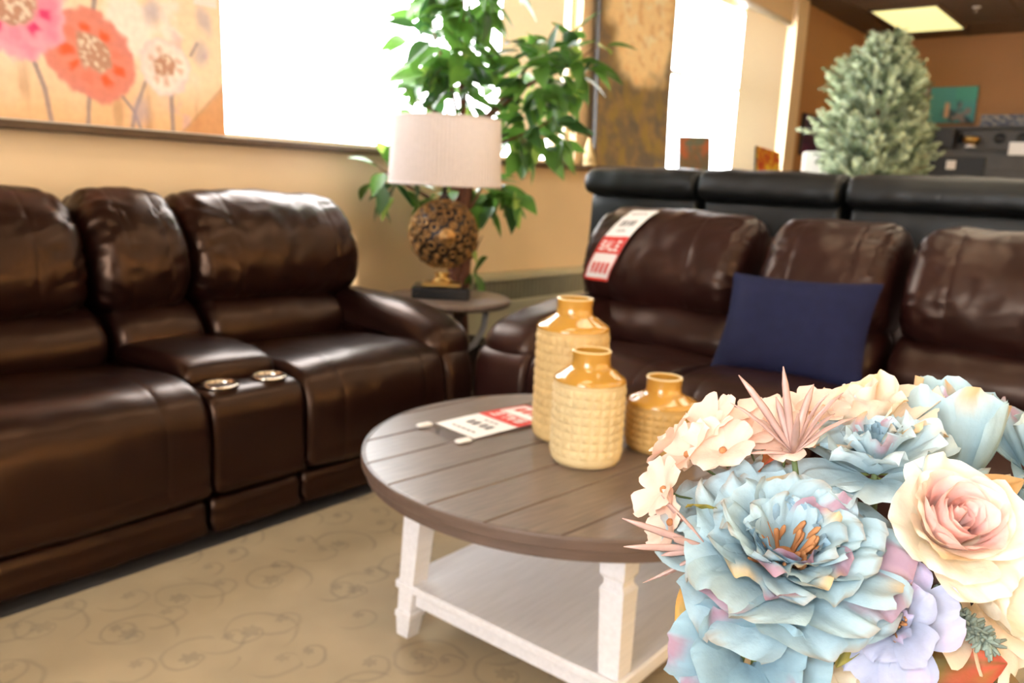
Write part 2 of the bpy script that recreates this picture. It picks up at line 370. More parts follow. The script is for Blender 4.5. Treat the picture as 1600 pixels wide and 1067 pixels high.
# rug
def rug_mat():
    m = mat('rug_wool', srgb(174, 156, 126), .95, var=.08, vscale=5, bump=.6, bscale=900)
    nt = m.node_tree; b = [n for n in nt.nodes if n.type == 'BSDF_PRINCIPLED'][0]
    base = b.inputs['Base Color'].links[0].from_socket
    tc = N(nt, 'ShaderNodeTexCoord')
    dz = N(nt, 'ShaderNodeTexNoise'); dz.inputs['Scale'].default_value = 9
    nt.links.new(tc.outputs['Object'], dz.inputs['Vector'])
    ad = N(nt, 'ShaderNodeVectorMath', operation='MULTIPLY_ADD'); ad.inputs[1].default_value = (.035, .035, 0)
    nt.links.new(dz.outputs['Color'], ad.inputs[0]); nt.links.new(tc.outputs['Object'], ad.inputs[2])
    col = base
    for scale, k1, wid, off in ((4.2, 11., .10, 0.), (6.1, 9., .09, 3.7)):
        sh = N(nt, 'ShaderNodeVectorMath', operation='ADD'); sh.inputs[1].default_value = (off, off * .6, 0); nt.links.new(ad.outputs[0], sh.inputs[0])
        vo = N(nt, 'ShaderNodeTexVoronoi'); vo.voronoi_dimensions = '2D'; vo.inputs['Scale'].default_value = scale; vo.inputs['Randomness'].default_value = .75
        nt.links.new(sh.outputs[0], vo.inputs['Vector'])
        df = N(nt, 'ShaderNodeVectorMath', operation='SUBTRACT'); nt.links.new(sh.outputs[0], df.inputs[0]); nt.links.new(vo.outputs['Position'], df.inputs[1])
        se = N(nt, 'ShaderNodeSeparateXYZ'); nt.links.new(df.outputs[0], se.inputs[0])
        def ma(op, a, b_=None, c=None):
            n = N(nt, 'ShaderNodeMath', operation=op)
            for i, v in enumerate((a, b_, c)):
                if v is None: continue
                if isinstance(v, (int, float)): n.inputs[i].default_value = v
                else: nt.links.new(v, n.inputs[i])
            return n.outputs[0]
        an = ma('ARCTAN2', se.outputs[1], se.outputs[0]); rr = vo.outputs['Distance']
        ph = ma('FRACT', ma('ADD', ma('DIVIDE', an, 2 * PI), ma('MULTIPLY', ma('POWER', rr, .7), k1 / scale * 1.1)))
        line = ma('SUBTRACT', 1., ma('MINIMUM', 1., ma('DIVIDE', ma('ABSOLUTE', ma('SUBTRACT', ph, .5)), wid * .9)))
        line = ma('MULTIPLY', line, ma('LESS_THAN', rr, .46))
        blob = ma('LESS_THAN', ma('ADD', rr, ma('MULTIPLY', ma('SINE', ma('MULTIPLY', an, 6.)), .02)), .085)
        mk = ma('MULTIPLY', ma('MAXIMUM', line, blob), ma('MULTIPLY', dz.outputs[0], .62))
        mx = N(nt, 'ShaderNodeMix', data_type='RGBA'); nt.links.new(mk, mx.inputs[0]); nt.links.new(col, mx.inputs[6])
        mx.inputs[7].default_value = (*srgb(112, 106, 96), 1); col = mx.outputs[2]
    nt.links.new(col, b.inputs['Base Color'])
    return m
rug = obj('area_rug', box(-.6, 2.25, -.6, 2.02, 0.0005, .010, .003), rug_mat(), None, False)
tag(rug, 'beige area rug with faint grey scroll pattern under the coffee table', 'rug')

# ------------------------------------------------------------------ recliner sofas
SEAT = [(.02, .17), (-.006, .22), (-.012, .33), (.002, .41), (.045, .462), (.13, .485), (.30, .478), (.5, .462), (.64, .45), (.67, .42), (.67, .22), (.4, .16)]
BAND = [(.03, .045), (.022, .075), (.02, .12), (.03, .15), (.08, .158), (.3, .158), (.55, .15), (.56, .06), (.3, .045)]
LUMB = [(.66, .635), (.58, .60), (.535, .55), (.525, .50), (.545, .445), (.60, .42), (.76, .42), (.82, .5), (.78, .6), (.72, .635)]
BACK = [(.645, .595), (.585, .64), (.562, .70), (.565, .77), (.595, .85), (.65, .92), (.73, .968), (.82, .975), (.90, .94), (.945, .86), (.945, .75), (.90, .62), (.80, .575), (.72, .575)]
PAD = [(.075, .40), (.035, .43), (.035, .49), (.09, .545), (.24, .585), (.5, .605), (.7, .61), (.80, .585), (.83, .53), (.80, .45), (.6, .40), (.3, .39)]
ARM = [(.03, .045), (.005, .10), (-.006, .25), (.0, .40), (.03, .452), (.10, .47), (.5, .47), (.92, .47), (.955, .42), (.955, .1), (.93, .045), (.5, .04)]
CONS = [(.02, .17), (.0, .21), (-.004, .33), (.002, .41), (.025, .445), (.07, .455), (.3, .455), (.62, .455), (.66, .43), (.66, .22), (.4, .165)]
LID = [(.16, .445), (.145, .475), (.17, .505), (.26, .522), (.42, .522), (.53, .512), (.57, .49), (.565, .455), (.5, .445), (.3, .445)]
FRAMEP = [(.84, .05), (.80, .2), (.80, .6), (.86, .86), (.93, .90), (.985, .86), (1.0, .6), (1.0, .2), (.99, .05), (.92, .04)]

def sofa(root, m, sections, seed=0):
    keep = {}
    ua = min(s[1] for s in sections); ub = max(s[2] for s in sections)
    obj('back_frame', Loft(FRAMEP, ua + .05, ub - .05, .03, 40, puff=0, rough=.001).build(.1), m, root)
    for fu in (ua + .1, ub - .1):
        for fd in (.13, .90): obj('foot', xf(lathe([(.022, 0), (.026, .005), (.032, .06)], 14), Matrix.Translation((fu, fd, 0))), M['dark'], root)
    k = seed
    for sec in sections:
        kind, a, b = sec[:3]; o = sec[3] if len(sec) > 3 else {}
        k += 1
        if kind == 'seat':
            w = b - a
            obj('seat_cushion', Loft(SEAT, a + .002, b - .002, .03, 76, seams=(a + .22 * w, b - .2 * w), puff=.012, crease=.001, seed=k, rough=.003).build(), m, root)
            obj('base_band', Loft(BAND, a + .004, b - .004, .02, 44, puff=.003, crease=.003, seed=k + 20, rough=.002).build(.03), m, root)
        elif kind == 'console':
            cb = obj('console_box', Loft(CONS, a + .003, b - .003, .02, 60, puff=.002, seed=k, rough=.001).build(), m, root)
            obj('base_band', Loft(BAND, a + .004, b - .004, .02, 44, puff=.003, crease=.002, seed=k + 20, rough=.002).build(.03), m, root)
            obj('console_lid', Loft(LID, a + .004, b - .004, .03, 60, puff=.010, seed=k + 5, rough=.002).build(), m, root)
            for cx in (a + .077, b - .077):
                cup = obj('cup_holder', xf(lathe([(.052, .0), (.054, .004), (.046, .006), (.042, .0), (.040, -.05), (.0385, -.054), (.004, -.054)], 32, False, True), Matrix.Translation((cx, .085, .460))), M['steel'], cb)
        elif kind == 'back':
            w = b - a; sm = o.get('seams', (.24, .78))
            keep[len(keep)] = L = Loft(BACK, a, b, .075, 96, seams=tuple(a + q * w for q in sm), puff=.018, crease=.011, seed=k + 40, rough=.006, lean=o.get('lean', 0))
            obj('back_cushion', L.build(.012), m, root)
            la, lb = o.get('lumbar', (a + .02, b - .02))
            obj('lumbar_cushion', Loft(LUMB, la, lb, .05, 60, puff=.012, crease=.002, seed=k + 60, rough=.004).build(), m, root)
        elif kind == 'arm':
            obj('arm_panel', Loft(ARM, a, b, .03, 56, seams=(), puff=.004, seed=k, rough=.003).build(), m, root)
            pa, pb = o['pad']
            obj('arm_pad', Loft(PAD, pa, pb, .085, 64, puff=.012, crease=.002, seed=k + 9, rough=.004).build(), m, root)
    return keep

ls = thing('reclining_loveseat', 'brown leather reclining loveseat with cup holder console against the tan wall', 'sofa', (0, 2.0, 0))
sofa(ls, M['leather'], [('arm', .24, .50, dict(pad=(.22, .56))), ('seat', .50, 1.195), ('console', 1.195, 1.512), ('seat', 1.512, 2.13), ('arm', 2.13, 2.275, dict(pad=(2.085, 2.325))),
     ('back', .47, 1.155, dict(seams=(.3, .76), lumbar=(.5, 1.18))), ('back', 1.165, 1.495, dict(seams=(.3, .68), lumbar=(1.2, 1.51))), ('back', 1.50, 2.225, dict(seams=(.22, .80), lumbar=(1.53, 2.11)))])
rs = thing('reclining_sofa', 'dark brown leather three seat reclining sofa behind the flowers', 'sofa', (2.30, 2.03, 0), -PI / 2)
RB = sofa(rs, M['leather2'], [('arm', .0, .25, dict(pad=(-.012, .27))), ('seat', .25, .80), ('seat', .80, 1.30), ('seat', 1.30, 1.93), ('arm', 1.93, 2.19, dict(pad=(1.92, 2.22))),
     ('back', .06, .765, dict(seams=(.24, .72), lumbar=(.17, .78))), ('back', .83, 1.29, dict(seams=(.27, .72), lumbar=(.82, 1.29))), ('back', 1.325, 2.06, dict(seams=(.2, .8), lumbar=(1.32, 1.93)))], 100)

# black sofa, its back toward the viewpoint
bs = thing('black_sofa', 'black leather sofa standing with its back to the brown sofa', 'sofa', (3.44, 2.37, 0), -PI / 2)
ROLL = [(.05, 1.03), (.02, 1.055), (.015, 1.10), (.04, 1.145), (.10, 1.165), (.18, 1.16), (.25, 1.12), (.30, 1.02), (.28, .9), (.2, .88), (.12, .95), (.09, 1.02)]
BPAN = [(.07, .06), (.05, .2), (.05, .6), (.06, .95), (.075, 1.04), (.12, 1.06), (.17, 1.0), (.2, .6), (.2, .2), (.18, .06)]
BSEAT = [(.2, .2), (.2, .42), (.3, .47), (.6, .48), (.88, .47), (.93, .42), (.92, .2), (.6, .16)]
BARM = [(.1, .05), (.09, .4), (.14, .6), (.3, .64), (.8, .63), (.93, .58), (.95, .4), (.94, .05), (.5, .04)]
secs = [(0, .605), (.615, 1.255), (1.265, 1.99)]
for i, (a, b) in enumerate(secs):
    w = b - a
    obj('head_cushion', Loft(ROLL, a, b, .035, 64, seams=((a + .5 * w,) if i == 2 else ()), puff=.006, crease=.004, seed=300 + i, rough=.004).build(), M['blackleather'], bs)
    obj('back_panel', Loft(BPAN, a + .02, b - .004, .025, 48, puff=.004, seed=310 + i, rough=.003).build(.03), M['blackleather'], bs)
    obj('seat_cushion', Loft(BSEAT, a + .1 * (i == 0) + .01, b - .1 * (i == 2), .03, 48, puff=.01, seed=320 + i).build(.03), M['blackleather'], bs)
for a, b in ((.005, .10), (1.88, 1.985)):
    obj('arm', Loft(BARM, a, b, .03, 48, puff=.01, seed=330).build(.03), M['blackleather'], bs)

for fu in (.12, 1.87):
    for fd in (.13, .85): obj('foot', xf(lathe([(.022, 0), (.026, .005), (.032, .075)], 14), Matrix.Translation((fu, fd, 0))), M['dark'], bs)

# navy cushion
def pillow(name, label, loc, w, h, th, rot, m):
    n = 30; V = []; Fc = []
    for side in (1, -1):
        for i in range(n + 1):
            for j in range(n + 1):
                a, b = 2 * i / n - 1, 2 * j / n - 1
                k = (1 - abs(a) ** 2.6) * (1 - abs(b) ** 2.6)
                pin = 1 - .075 * (1 - b * b) * a * a; pin2 = 1 - .075 * (1 - a * a) * b * b
                t = th * k ** .55 + .006 * noise.noise((a * 3, b * 3, side * 2.)) * k
                V.append((a * w / 2 * pin, side * t, b * h / 2 * pin2))
    f = grid_faces(n + 1, n + 1); m0 = (n + 1) ** 2
    Fc = [q[::-1] for q in f] + [tuple(i + m0 for i in q) for q in f]
    o = obj(name, (V, Fc), m); o.location = loc; o.rotation_euler = rot
    tag(o, label, 'cushion'); return o
# local: width x, thickness y, height z
pillow('throw_pillow', 'plain navy blue throw pillow leaning on the sofa middle seat', (2.755, .99,   .630), .51, .37, .05, (math.radians(-28), math.radians(-1.5), -PI / 2 + .06), M['navy'])

# ------------------------------------------------------------------ price tags
def text(name, s, size, m, parent, loc, rot, ext=.0004):
    c = bpy.data.curves.new(name, 'FONT'); c.body = s; c.size = size; c.align_x = 'CENTER'; c.align_y = 'CENTER'; c.extrude = ext
    c.materials.append(m); o = bpy.data.objects.new(name, c); COL.objects.link(o); o.parent = parent; o.location = loc; o.rotation_euler = rot
    return o
def bent(rect, f, nx=8, ny=24):
    x0, x1, y0, y1 = rect
    V = [f(x0 + (x1 - x0) * i / nx, y0 + (y1 - y0) * j / ny) for i in range(nx + 1) for j in range(ny + 1)]
    return V, grid_faces(nx + 1, ny + 1)
def sale_tag(root, f, n):
    """tag surface coordinates: x 0..1 across, y 0 (foot) .. 1 (top); n: lift of the print"""
    g = lambda l: (lambda x, y: f(x, y, l))
    obj('card', join(bent((0, 1, 0, 1), g(0)), ), M['paper'], root)
    obj('red_band', bent((0, 1, .33, .55), g(n)), M['red'], root)
    bd = [bent((0, 1, 0, .03), g(n), 8, 2), bent((0, .05, 0, .33), g(n), 2, 8), bent((.95, 1, 0, .33), g(n), 2, 8)]
    obj('red_border', join(*bd), M['red'], root)
    rows = [bent((x, x + .09, y, y + hh), g(n), 2, 2) for y, hh, xs in ((.90, .02, (.2, .32, .44, .56, .68)), (.70, .09, (.2, .34, .52, .66)), (.62, .02, (.3, .42, .54))) for x in xs]
    obj('small_print', join(*rows), M['ink'], root)['kind'] = 'stuff'
    rows = [bent((x, x + .12, .09, .22), g(n), 2, 2) for x in (.18, .36, .54, .72)]
    obj('price_print', join(*rows), M['red'], root)['kind'] = 'stuff'
    # SALE in white strokes on the red band
    S = {'S': [(1, .9, 0, .9), (0, .9, 0, .5), (0, .5, 1, .5), (1, .5, 1, .1), (1, .1, 0, .1)], 'A': [(0, 0, .5, 1), (.5, 1, 1, 0), (.2, .4, .8, .4)], 'L': [(0, 1, 0, 0), (0, .05, 1, .05)],
         'E': [(0, 0, 0, 1), (0, .95, 1, .95), (0, .5, .8, .5), (0, .05, 1, .05)]}
    q = []
    for i, ch in enumerate('SALE'):
        for (a, b, c, d) in S[ch]:
            x_, y_ = .14 + i * .19, .37; sx, sy = .13, .115
            p0 = np.array([x_ + a * sx, y_ + b * sy]); p1 = np.array([x_ + c * sx, y_ + d * sy]); t = p1 - p0; L_ = np.linalg.norm(t)
            nn = np.array([-t[1], t[0]]) / L_ * .013; t = t / L_ * .008
            cs = [p0 - t - nn, p1 + t - nn, p1 + t + nn, p0 - t + nn]
            q.append(([f(c_[0], c_[1], n * 2.2) for c_ in cs], [(0, 1, 2, 3)]))
    obj('lettering', join(*q), M['paper'], root)

# tag hung over the sofa's first back cushion: follows the cushion surface
L0 = RB[0]
def on_back(u, d_idx, lift):
    r0 = L0.ring(u, lift); return r0[d_idx]
zs = L0.P[:, 1]; fr = np.where(L0.P[:, 0] < .78)[0]
order = sorted([i for i in fr if L0.P[i, 1] > .64 and L0.P[i, 0] < .75], key=lambda i: L0.P[i, 1])
arc = np.r_[0, np.cumsum([np.linalg.norm(L0.P[order[i + 1]] - L0.P[order[i]]) for i in range(len(order) - 1)])]
_cache = {}
def tag_f(x, y, l):
    s = .055 + y * .315; u = .105 + y * .135 + x * .125
    key = round(u, 3)
    if key not in _cache: _cache[key] = L0.ring(key, 0.0)
    rg = _cache[key]; t = np.interp(s, arc, np.arange(len(order))); i = int(t); fq = t - i
    i0, i1 = order[min(i, len(order) - 1)], order[min(i + 1, len(order) - 1)]
    p = rg[i0] * (1 - fq) + rg[i1] * fq; nn = L0.N[i0] * (1 - fq) + L0.N[i1] * fq
    return (u, p[1] + nn[0] * (.012 + l), p[2] + nn[1] * (.012 + l))
pt = thing('price_tag', 'white and red SALE tag hung on the sofa back cushion', 'price tag', (2.30, 2.03, 0), -PI / 2)
sale_tag(pt, tag_f, .0016)

# ------------------------------------------------------------------ coffee table
TC = (1.538, 1.0155); TZ = .472; TR = .5
ct = thing('coffee_table', 'round coffee table with grey brown plank top and white legs', 'table', (TC[0], TC[1], 0))
pa = math.radians(-5.3); gap = .0016; sp = .1265; off = 1.115 - 1.153
edges = [-.5] + [off + k * sp for k in range(-3, 5)] + [.5]
edges = [e for e in edges if -.5 <= e <= .5]
for a, b in zip(edges, edges[1:]):
    if b - a < .02: continue
    a2, b2 = (a + gap if a > -.499 else -.4935), (b - gap if b < .499 else .4935)
    ys = np.linspace(a2, b2, 13); rr = TR - .006
    pts = [(-math.sqrt(max(0, rr * rr - y * y)), y) for y in ys] + [(math.sqrt(max(0, rr * rr - y * y)), y) for y in ys[::-1]]
    n = len(pts); ca, sa = math.cos(pa), math.sin(pa)
    def lv(sc, z, ins=0.0):
        o = []
        for x, y in pts:
            q = math.hypot(x, y); k = (q - ins) / q
            y2 = min(max(y * k, a2 + min(ins, .002)), b2 - min(ins, .002)); o.append((x * k, y2, z))
        return o
    V = lv(1, TZ - .022) + lv(1, TZ - .004) + lv(1, TZ - .0012, .0015) + lv(1, TZ, .005)
    Fc = [tuple(range(n))] + [tuple(range(4 * n - 1, 3 * n - 1, -1))]
    for j in range(3):
        for i in range(n): k = (i + 1) % n; Fc.append((j * n + i, j * n + n + i, j * n + n + k, j * n + k))
    o = obj('plank', (V, Fc), M['greywood'], ct, False); o.rotation_euler = (0, 0, pa)
    o.data.materials.append(M['rimwood']); ring_ = set(range(2, 2 + n)) | set(range(2 + n, 2 + 2 * n))
    for k_ in ring_: o.data.polygons[k_].material_index = 1
obj('edge_band', lathe([(.4945, TZ - .024), (.4985, TZ - .024), (.5, TZ - .022), (.5, TZ - .004), (.498, TZ - .0005), (.4945, TZ - .0005)], 112, False, False), M['rimwood'], ct, False)
obj('rim', lathe([(.30, TZ - .024), (.488, TZ - .024), (.490, TZ - .027), (.490, TZ - .046), (.484, TZ - .050), (.30, TZ - .050)], 96, False, False), M['rimwood'], ct, False)
obj('under_frame', box(-.26, .26, -.26, .26, TZ - .075, TZ - .030, .004), M['whitewood'], ct, False)
def leg(x, y):
    tx, ty = x * .92, y * .92
    V = []; Fc = []
    prof = [(.0102, .018), (.055, .022), (.058, .025), (.072, .025), (.076, .021), (.15, .023), (.30, .026), (.318, .027), (.328, .021), (.338, .021), (.348, .0275), (TZ - .050, .0275)]
    for z, hw in prof:
        t = z / .42; cx, cy = x + (tx - x) * t, y + (ty - y) * t
        V += [(cx - hw, cy - hw, z), (cx + hw, cy - hw, z), (cx + hw, cy + hw, z), (cx - hw, cy + hw, z)]
    m = len(prof)
    for j in range(m - 1):
        for i in range(4): k = (i + 1) % 4; Fc.append((j * 4 + i, j * 4 + k, j * 4 + 4 + k, j * 4 + 4 + i))
    Fc += [(3, 2, 1, 0), tuple(range(4 * m - 4, 4 * m))]
    return V, Fc
for x, y in ((-.276, .272), (-.268, -.292), (.276, .272), (.276, -.285)): obj('leg', leg(x, y), M['whitewood'], ct, False)
obj('shelf', box(-.295, .295, -.315, .30, .125, .147, .004), M['whitewood'], ct, False)
obj('shelf_rail', join(box(-.275, .275, -.295, -.27, .088, .125), box(-.275, .275, .255, .28, .088, .125), box(-.275, -.25, -.295, .28, .088, .125), box(.25, .275, -.295, .28, .088, .125)), M['whitewood'], ct, False)

pc = thing('price_card', 'white and red SALE card lying on the coffee table', 'price tag', (1.378, 1.303, TZ + .0012), math.radians(-8))
def flat_f(x, y, l):   # foot of the tag points away from the near end
    X = .345 - y * .31; Y = .075 - (1 - x) * .15
    return (X, Y, .001 + l + .004 * math.sin(X * 9))
sale_tag(pc, flat_f, .0012)
obj('plastic_sleeve', box(-.015, .03, -.085, .085, .0005, .003, .001), M['film'], pc, False)
for y in (-.078, .072): obj('clip', box(-.02, .02, y - .010, y + .010, .001, .009, .003), M['white'], pc, False)

# ------------------------------------------------------------------ vases
def vase(label, x, y, H, rb, zb, rn, zn, rows, cols, m):
    """H height, rb body radius, zb top of the textured body, rn neck radius, zn foot of the neck"""
    r = thing('ceramic_vase', label, 'vase', (x, y, TZ), 0, 'stoneware vases on the coffee table')
    n = cols * 8; per = 8; z0 = .022; z1 = zb - .012; V = []
    prof = [(rb * .80, 0), (rb * .90, .002), (rb * .965, .009), (rb, .02)]
    zz = [(rr, z, 0) for rr, z in prof] + [(rb, z0 + (z1 - z0) * k / (rows * per), 1) for k in range(rows * per + 1)] + [(rb, zb - .008, 0), (rb, zb, 0)]
    for rr, z, tx in zz:
        v = ((z - z0) / (z1 - z0) * rows) % 1.0
        for i in range(n):
            u = (i % 8) / 8
            d = 0
            if tx:
                a = abs(math.sin(PI * u)); b = abs(math.sin(PI * v)); q = min(a, b)
                d = -.0012 + .0036 * min(1, q * 1.15) ** .8
            th = 2 * PI * i / n; V.append(((rr + d) * math.cos(th), (rr + d) * math.sin(th), z))
    Fc = grid_faces(len(zz), n, True); Fc.append(tuple(range(n - 1, -1, -1)))
    obj('body', (V, Fc), m, r)
    g = [(rb + .0005, zb - .002), (rb + .0006, zb + .001), (rb - .002, zb + .006), (rb * .86, zb + (zn - zb) * .42), (rn + .012, zn - .004), (rn + .004, zn), (rn + .0005, zn + .006), (rn, (H + zn) / 2), (rn + .001, H - .006), (rn + .002, H - .002)]
    obj('glazed_neck', lathe(g, 64, False, False), M['glaze'], r)
    obj('rim', lathe([(rn + .002, H - .0025), (rn + .0012, H), (rn - .002, H + .0005), (rn - .005, H - .002)], 64, False, False), M['glazerim'], r)
    obj('inner_wall', lathe([(rn - .005, H - .002), (rn - .006, H - .02), (rn - .004, zn), (rb * .8, zb - .02), (rb * .85, .05), (rb * .7, .015), (.002, .012)], 48, False, False), M['glaze'], r)
vase('tall cream vase with ochre neck, the tallest of the three', 1.592, 1.092, .338, .0855, .268, .0415, .298, 11, 25, M['cream'])
vase('medium pale cream vase with ochre neck standing in front', 1.478, .962, .250, .0785, .185, .0415, .212, 8, 23, M['cream2'])
vase('short squat ochre vase, lowest of the three', 1.682, .890, .172, .0815, .112, .0405, .134, 5, 24, M['cream3'])

# ------------------------------------------------------------------ end table and lamp
et = thing('end_table', 'round wooden pedestal end table in the corner between the sofas', 'table', (2.675, 2.515, 0))
obj('table_top', lathe([(.2, .523), (.262, .523), (.272, .528), (.275, .540), (.272, .552), (.266, .556), (.02, .556)], 64, False, True), M['greywood'], et)
obj('pedestal', lathe([(.075, .04), (.07, .06), (.055, .10), (.06, .16), (.075, .22), (.078, .32), (.062, .42), (.06, .46), (.10, .50), (.12, .523)], 28), M['darkwood'], et)
for k in range(4):
    a = PI / 4 + k * PI / 2
    o = obj('foot', tube([(.03, 0, .12), (.10, 0, .10), (.17, 0, .06), (.22, 0, .022)], [.035, .03, .026, .02], 10), M['darkwood'], et); o.rotation_euler = (0, 0, a)
    o = obj('brace', tube([(.06, 0, .30), (.12, 0, .34), (.16, 0, .42), (.17, 0, .52)], .014, 8), M['whitewood'], et); o.rotation_euler = (0, 0, a)
lp = thing('table_lamp', 'table lamp with white pleated drum shade and pierced bronze globe', 'lamp', (2.625, 2.515, .5565), math.radians(-50))
obj('base', box(-.125, .125, -.085, .085, 0, .052, .005), M['black'], lp, False)
obj('plinth', box(-.085, .085, -.055, .055, .052, .066, .004), M['gold'], lp, False)
obj('collar', lathe([(.05, .066), (.045, .075), (.03, .085), (.028, .10), (.04, .11)], 24), M['gold'], lp)
GZ, GR = .278, .150
g = obj('globe', xf(lathe([(.001, -GR * .97)] + [(GR * .965 * math.cos(a), GR * .965 * math.sin(a)) for a in np.linspace(-1.5, 1.5, 30)] + [(.001, GR * .97)], 40), Matrix.Translation((0, 0, GZ))), M['bronze_dark'], lp)
rng = random.Random(4); rings = []
nn = 130
for i in range(nn):
    z = 1 - 2 * (i + .5) / nn; t = i * 2.399963; q = math.sqrt(1 - z * z); d = Vector((q * math.cos(t), q * math.sin(t), z))
    rad = .0165 * (.8 + .35 * rng.random()); Q = d.to_track_quat('Z', 'Y').to_matrix().to_4x4()
    ring = tube([(rad * math.cos(a), rad * math.sin(a), 0) for a in np.linspace(0, 2 * PI, 10, endpoint=False)], .0042, 5, True)
    rings.append(xf(ring, Matrix.Translation(Vector((0, 0, GZ)) + d * GR * .985) @ Q))
    if i % 2 == 0:
        rings.append(xf(lathe([(.007, -.004), (.007, .002), (.003, .006)], 7), Matrix.Translation(Vector((0, 0, GZ)) + d * GR * .985) @ Q))
o = obj('filigree', join(*rings), M['bronze'], g); o['kind'] = 'stuff'
d = Vector((.18, -.98, -.02)).normalized(); Q = d.to_track_quat('Z', 'Y').to_matrix().to_4x4()
obj('boss', xf(lathe([(.036, -.01), (.036, .004), (.03, .008), (.026, .006), (.02, .014), (.008, .019)], 24), Matrix.Translation(Vector((0, 0, GZ)) + d * GR) @ Q), M['bronze'], g)
obj('neck', lathe([(.02, GZ + GR - .01), (.024, GZ + GR + .006), (.012, GZ + GR + .02), (.01, .52), (.016, .53), (.006, .54), (.006, .77)], 20), M['bronze_dark'], lp)
n = 180; V = []; zr = np.linspace(.487, .765, 8)
for j, z in enumerate(zr):
    rad = .238 - .012 * (z - .487) / .278
    for i in range(n):
        a = 2 * PI * i / n; V.append(((rad + .005 * (i % 2)) * math.cos(a), (rad + .005 * (i % 2)) * math.sin(a), z))
obj('shade', (V, grid_faces(8, n, True)), M['shade'], lp, False)
obj('shade_trim', join(lathe([(.236, .483), (.242, .484), (.242, .494), (.237, .495)], 64, False, False), lathe([(.223, .757), (.2295, .758), (.2295, .768), (.224, .769)], 64, False, False)), M['shade'], lp)
obj('spider', join(*[tube([(0, 0, .75), (.225 * math.cos(a), .225 * math.sin(a), .757)], .003, 6) for a in (0, 2.09, 4.19)]), M['gold'], lp)
obj('finial', lathe([(.004, .76), (.011, .772), (.012, .782), (.004, .795)], 14), M['gold'], lp)

# ------------------------------------------------------------------ paintings
def painting(name, label, w, h, fn, loc, rot=(0, 0, 0), nx=60, ny=60, th=.03, frame=None, group=None):
    """a canvas w x h; local x across, z up, painted face toward -y, foot at the origin"""
    r = thing(name, label, 'painting', loc, 0, group); r.rotation_euler = rot
    obj('stretcher', box(-w / 2, w / 2, 0, th, 0, h, .002), M['darkframe'] if frame is None else frame, r, False)
    gx, gy = np.meshgrid(np.linspace(0, 1, nx), np.linspace(0, 1, ny), indexing='ij')
    c = np.clip(fn(gx.ravel(), gy.ravel()), 0, 1)
    V = np.c_[(gx.ravel() - .5) * w * .992, np.full(nx * ny, -.0015), gy.ravel() * h * .992 + .004 * h]
    obj('canvas', (V, [f[::-1] for f in grid_faces(nx, ny)][::1]), M['pigment'], r, False, cols=c)
    return r
def fbm(x, y, s, seed=0):
    o = np.zeros_like(x)
    for i in range(len(x)): o[i] = noise.fractal((x[i] * s + seed * 13.7, y[i] * s, seed * 3.3), 1., 2., 4)
    return o
def mixc(c, col, k):
    k = np.clip(k, 0, 1)[:, None]; return c * (1 - k) + np.array(col)[None] * k
def sm(a, b, x):
    t = np.clip((x - a) / (b - a + 1e-9), 0, 1); return t * t * (3 - 2 * t)
S_ = srgb
FX0, FX1, FZ0, FH = .42, 1.895, 1.194, 1.12
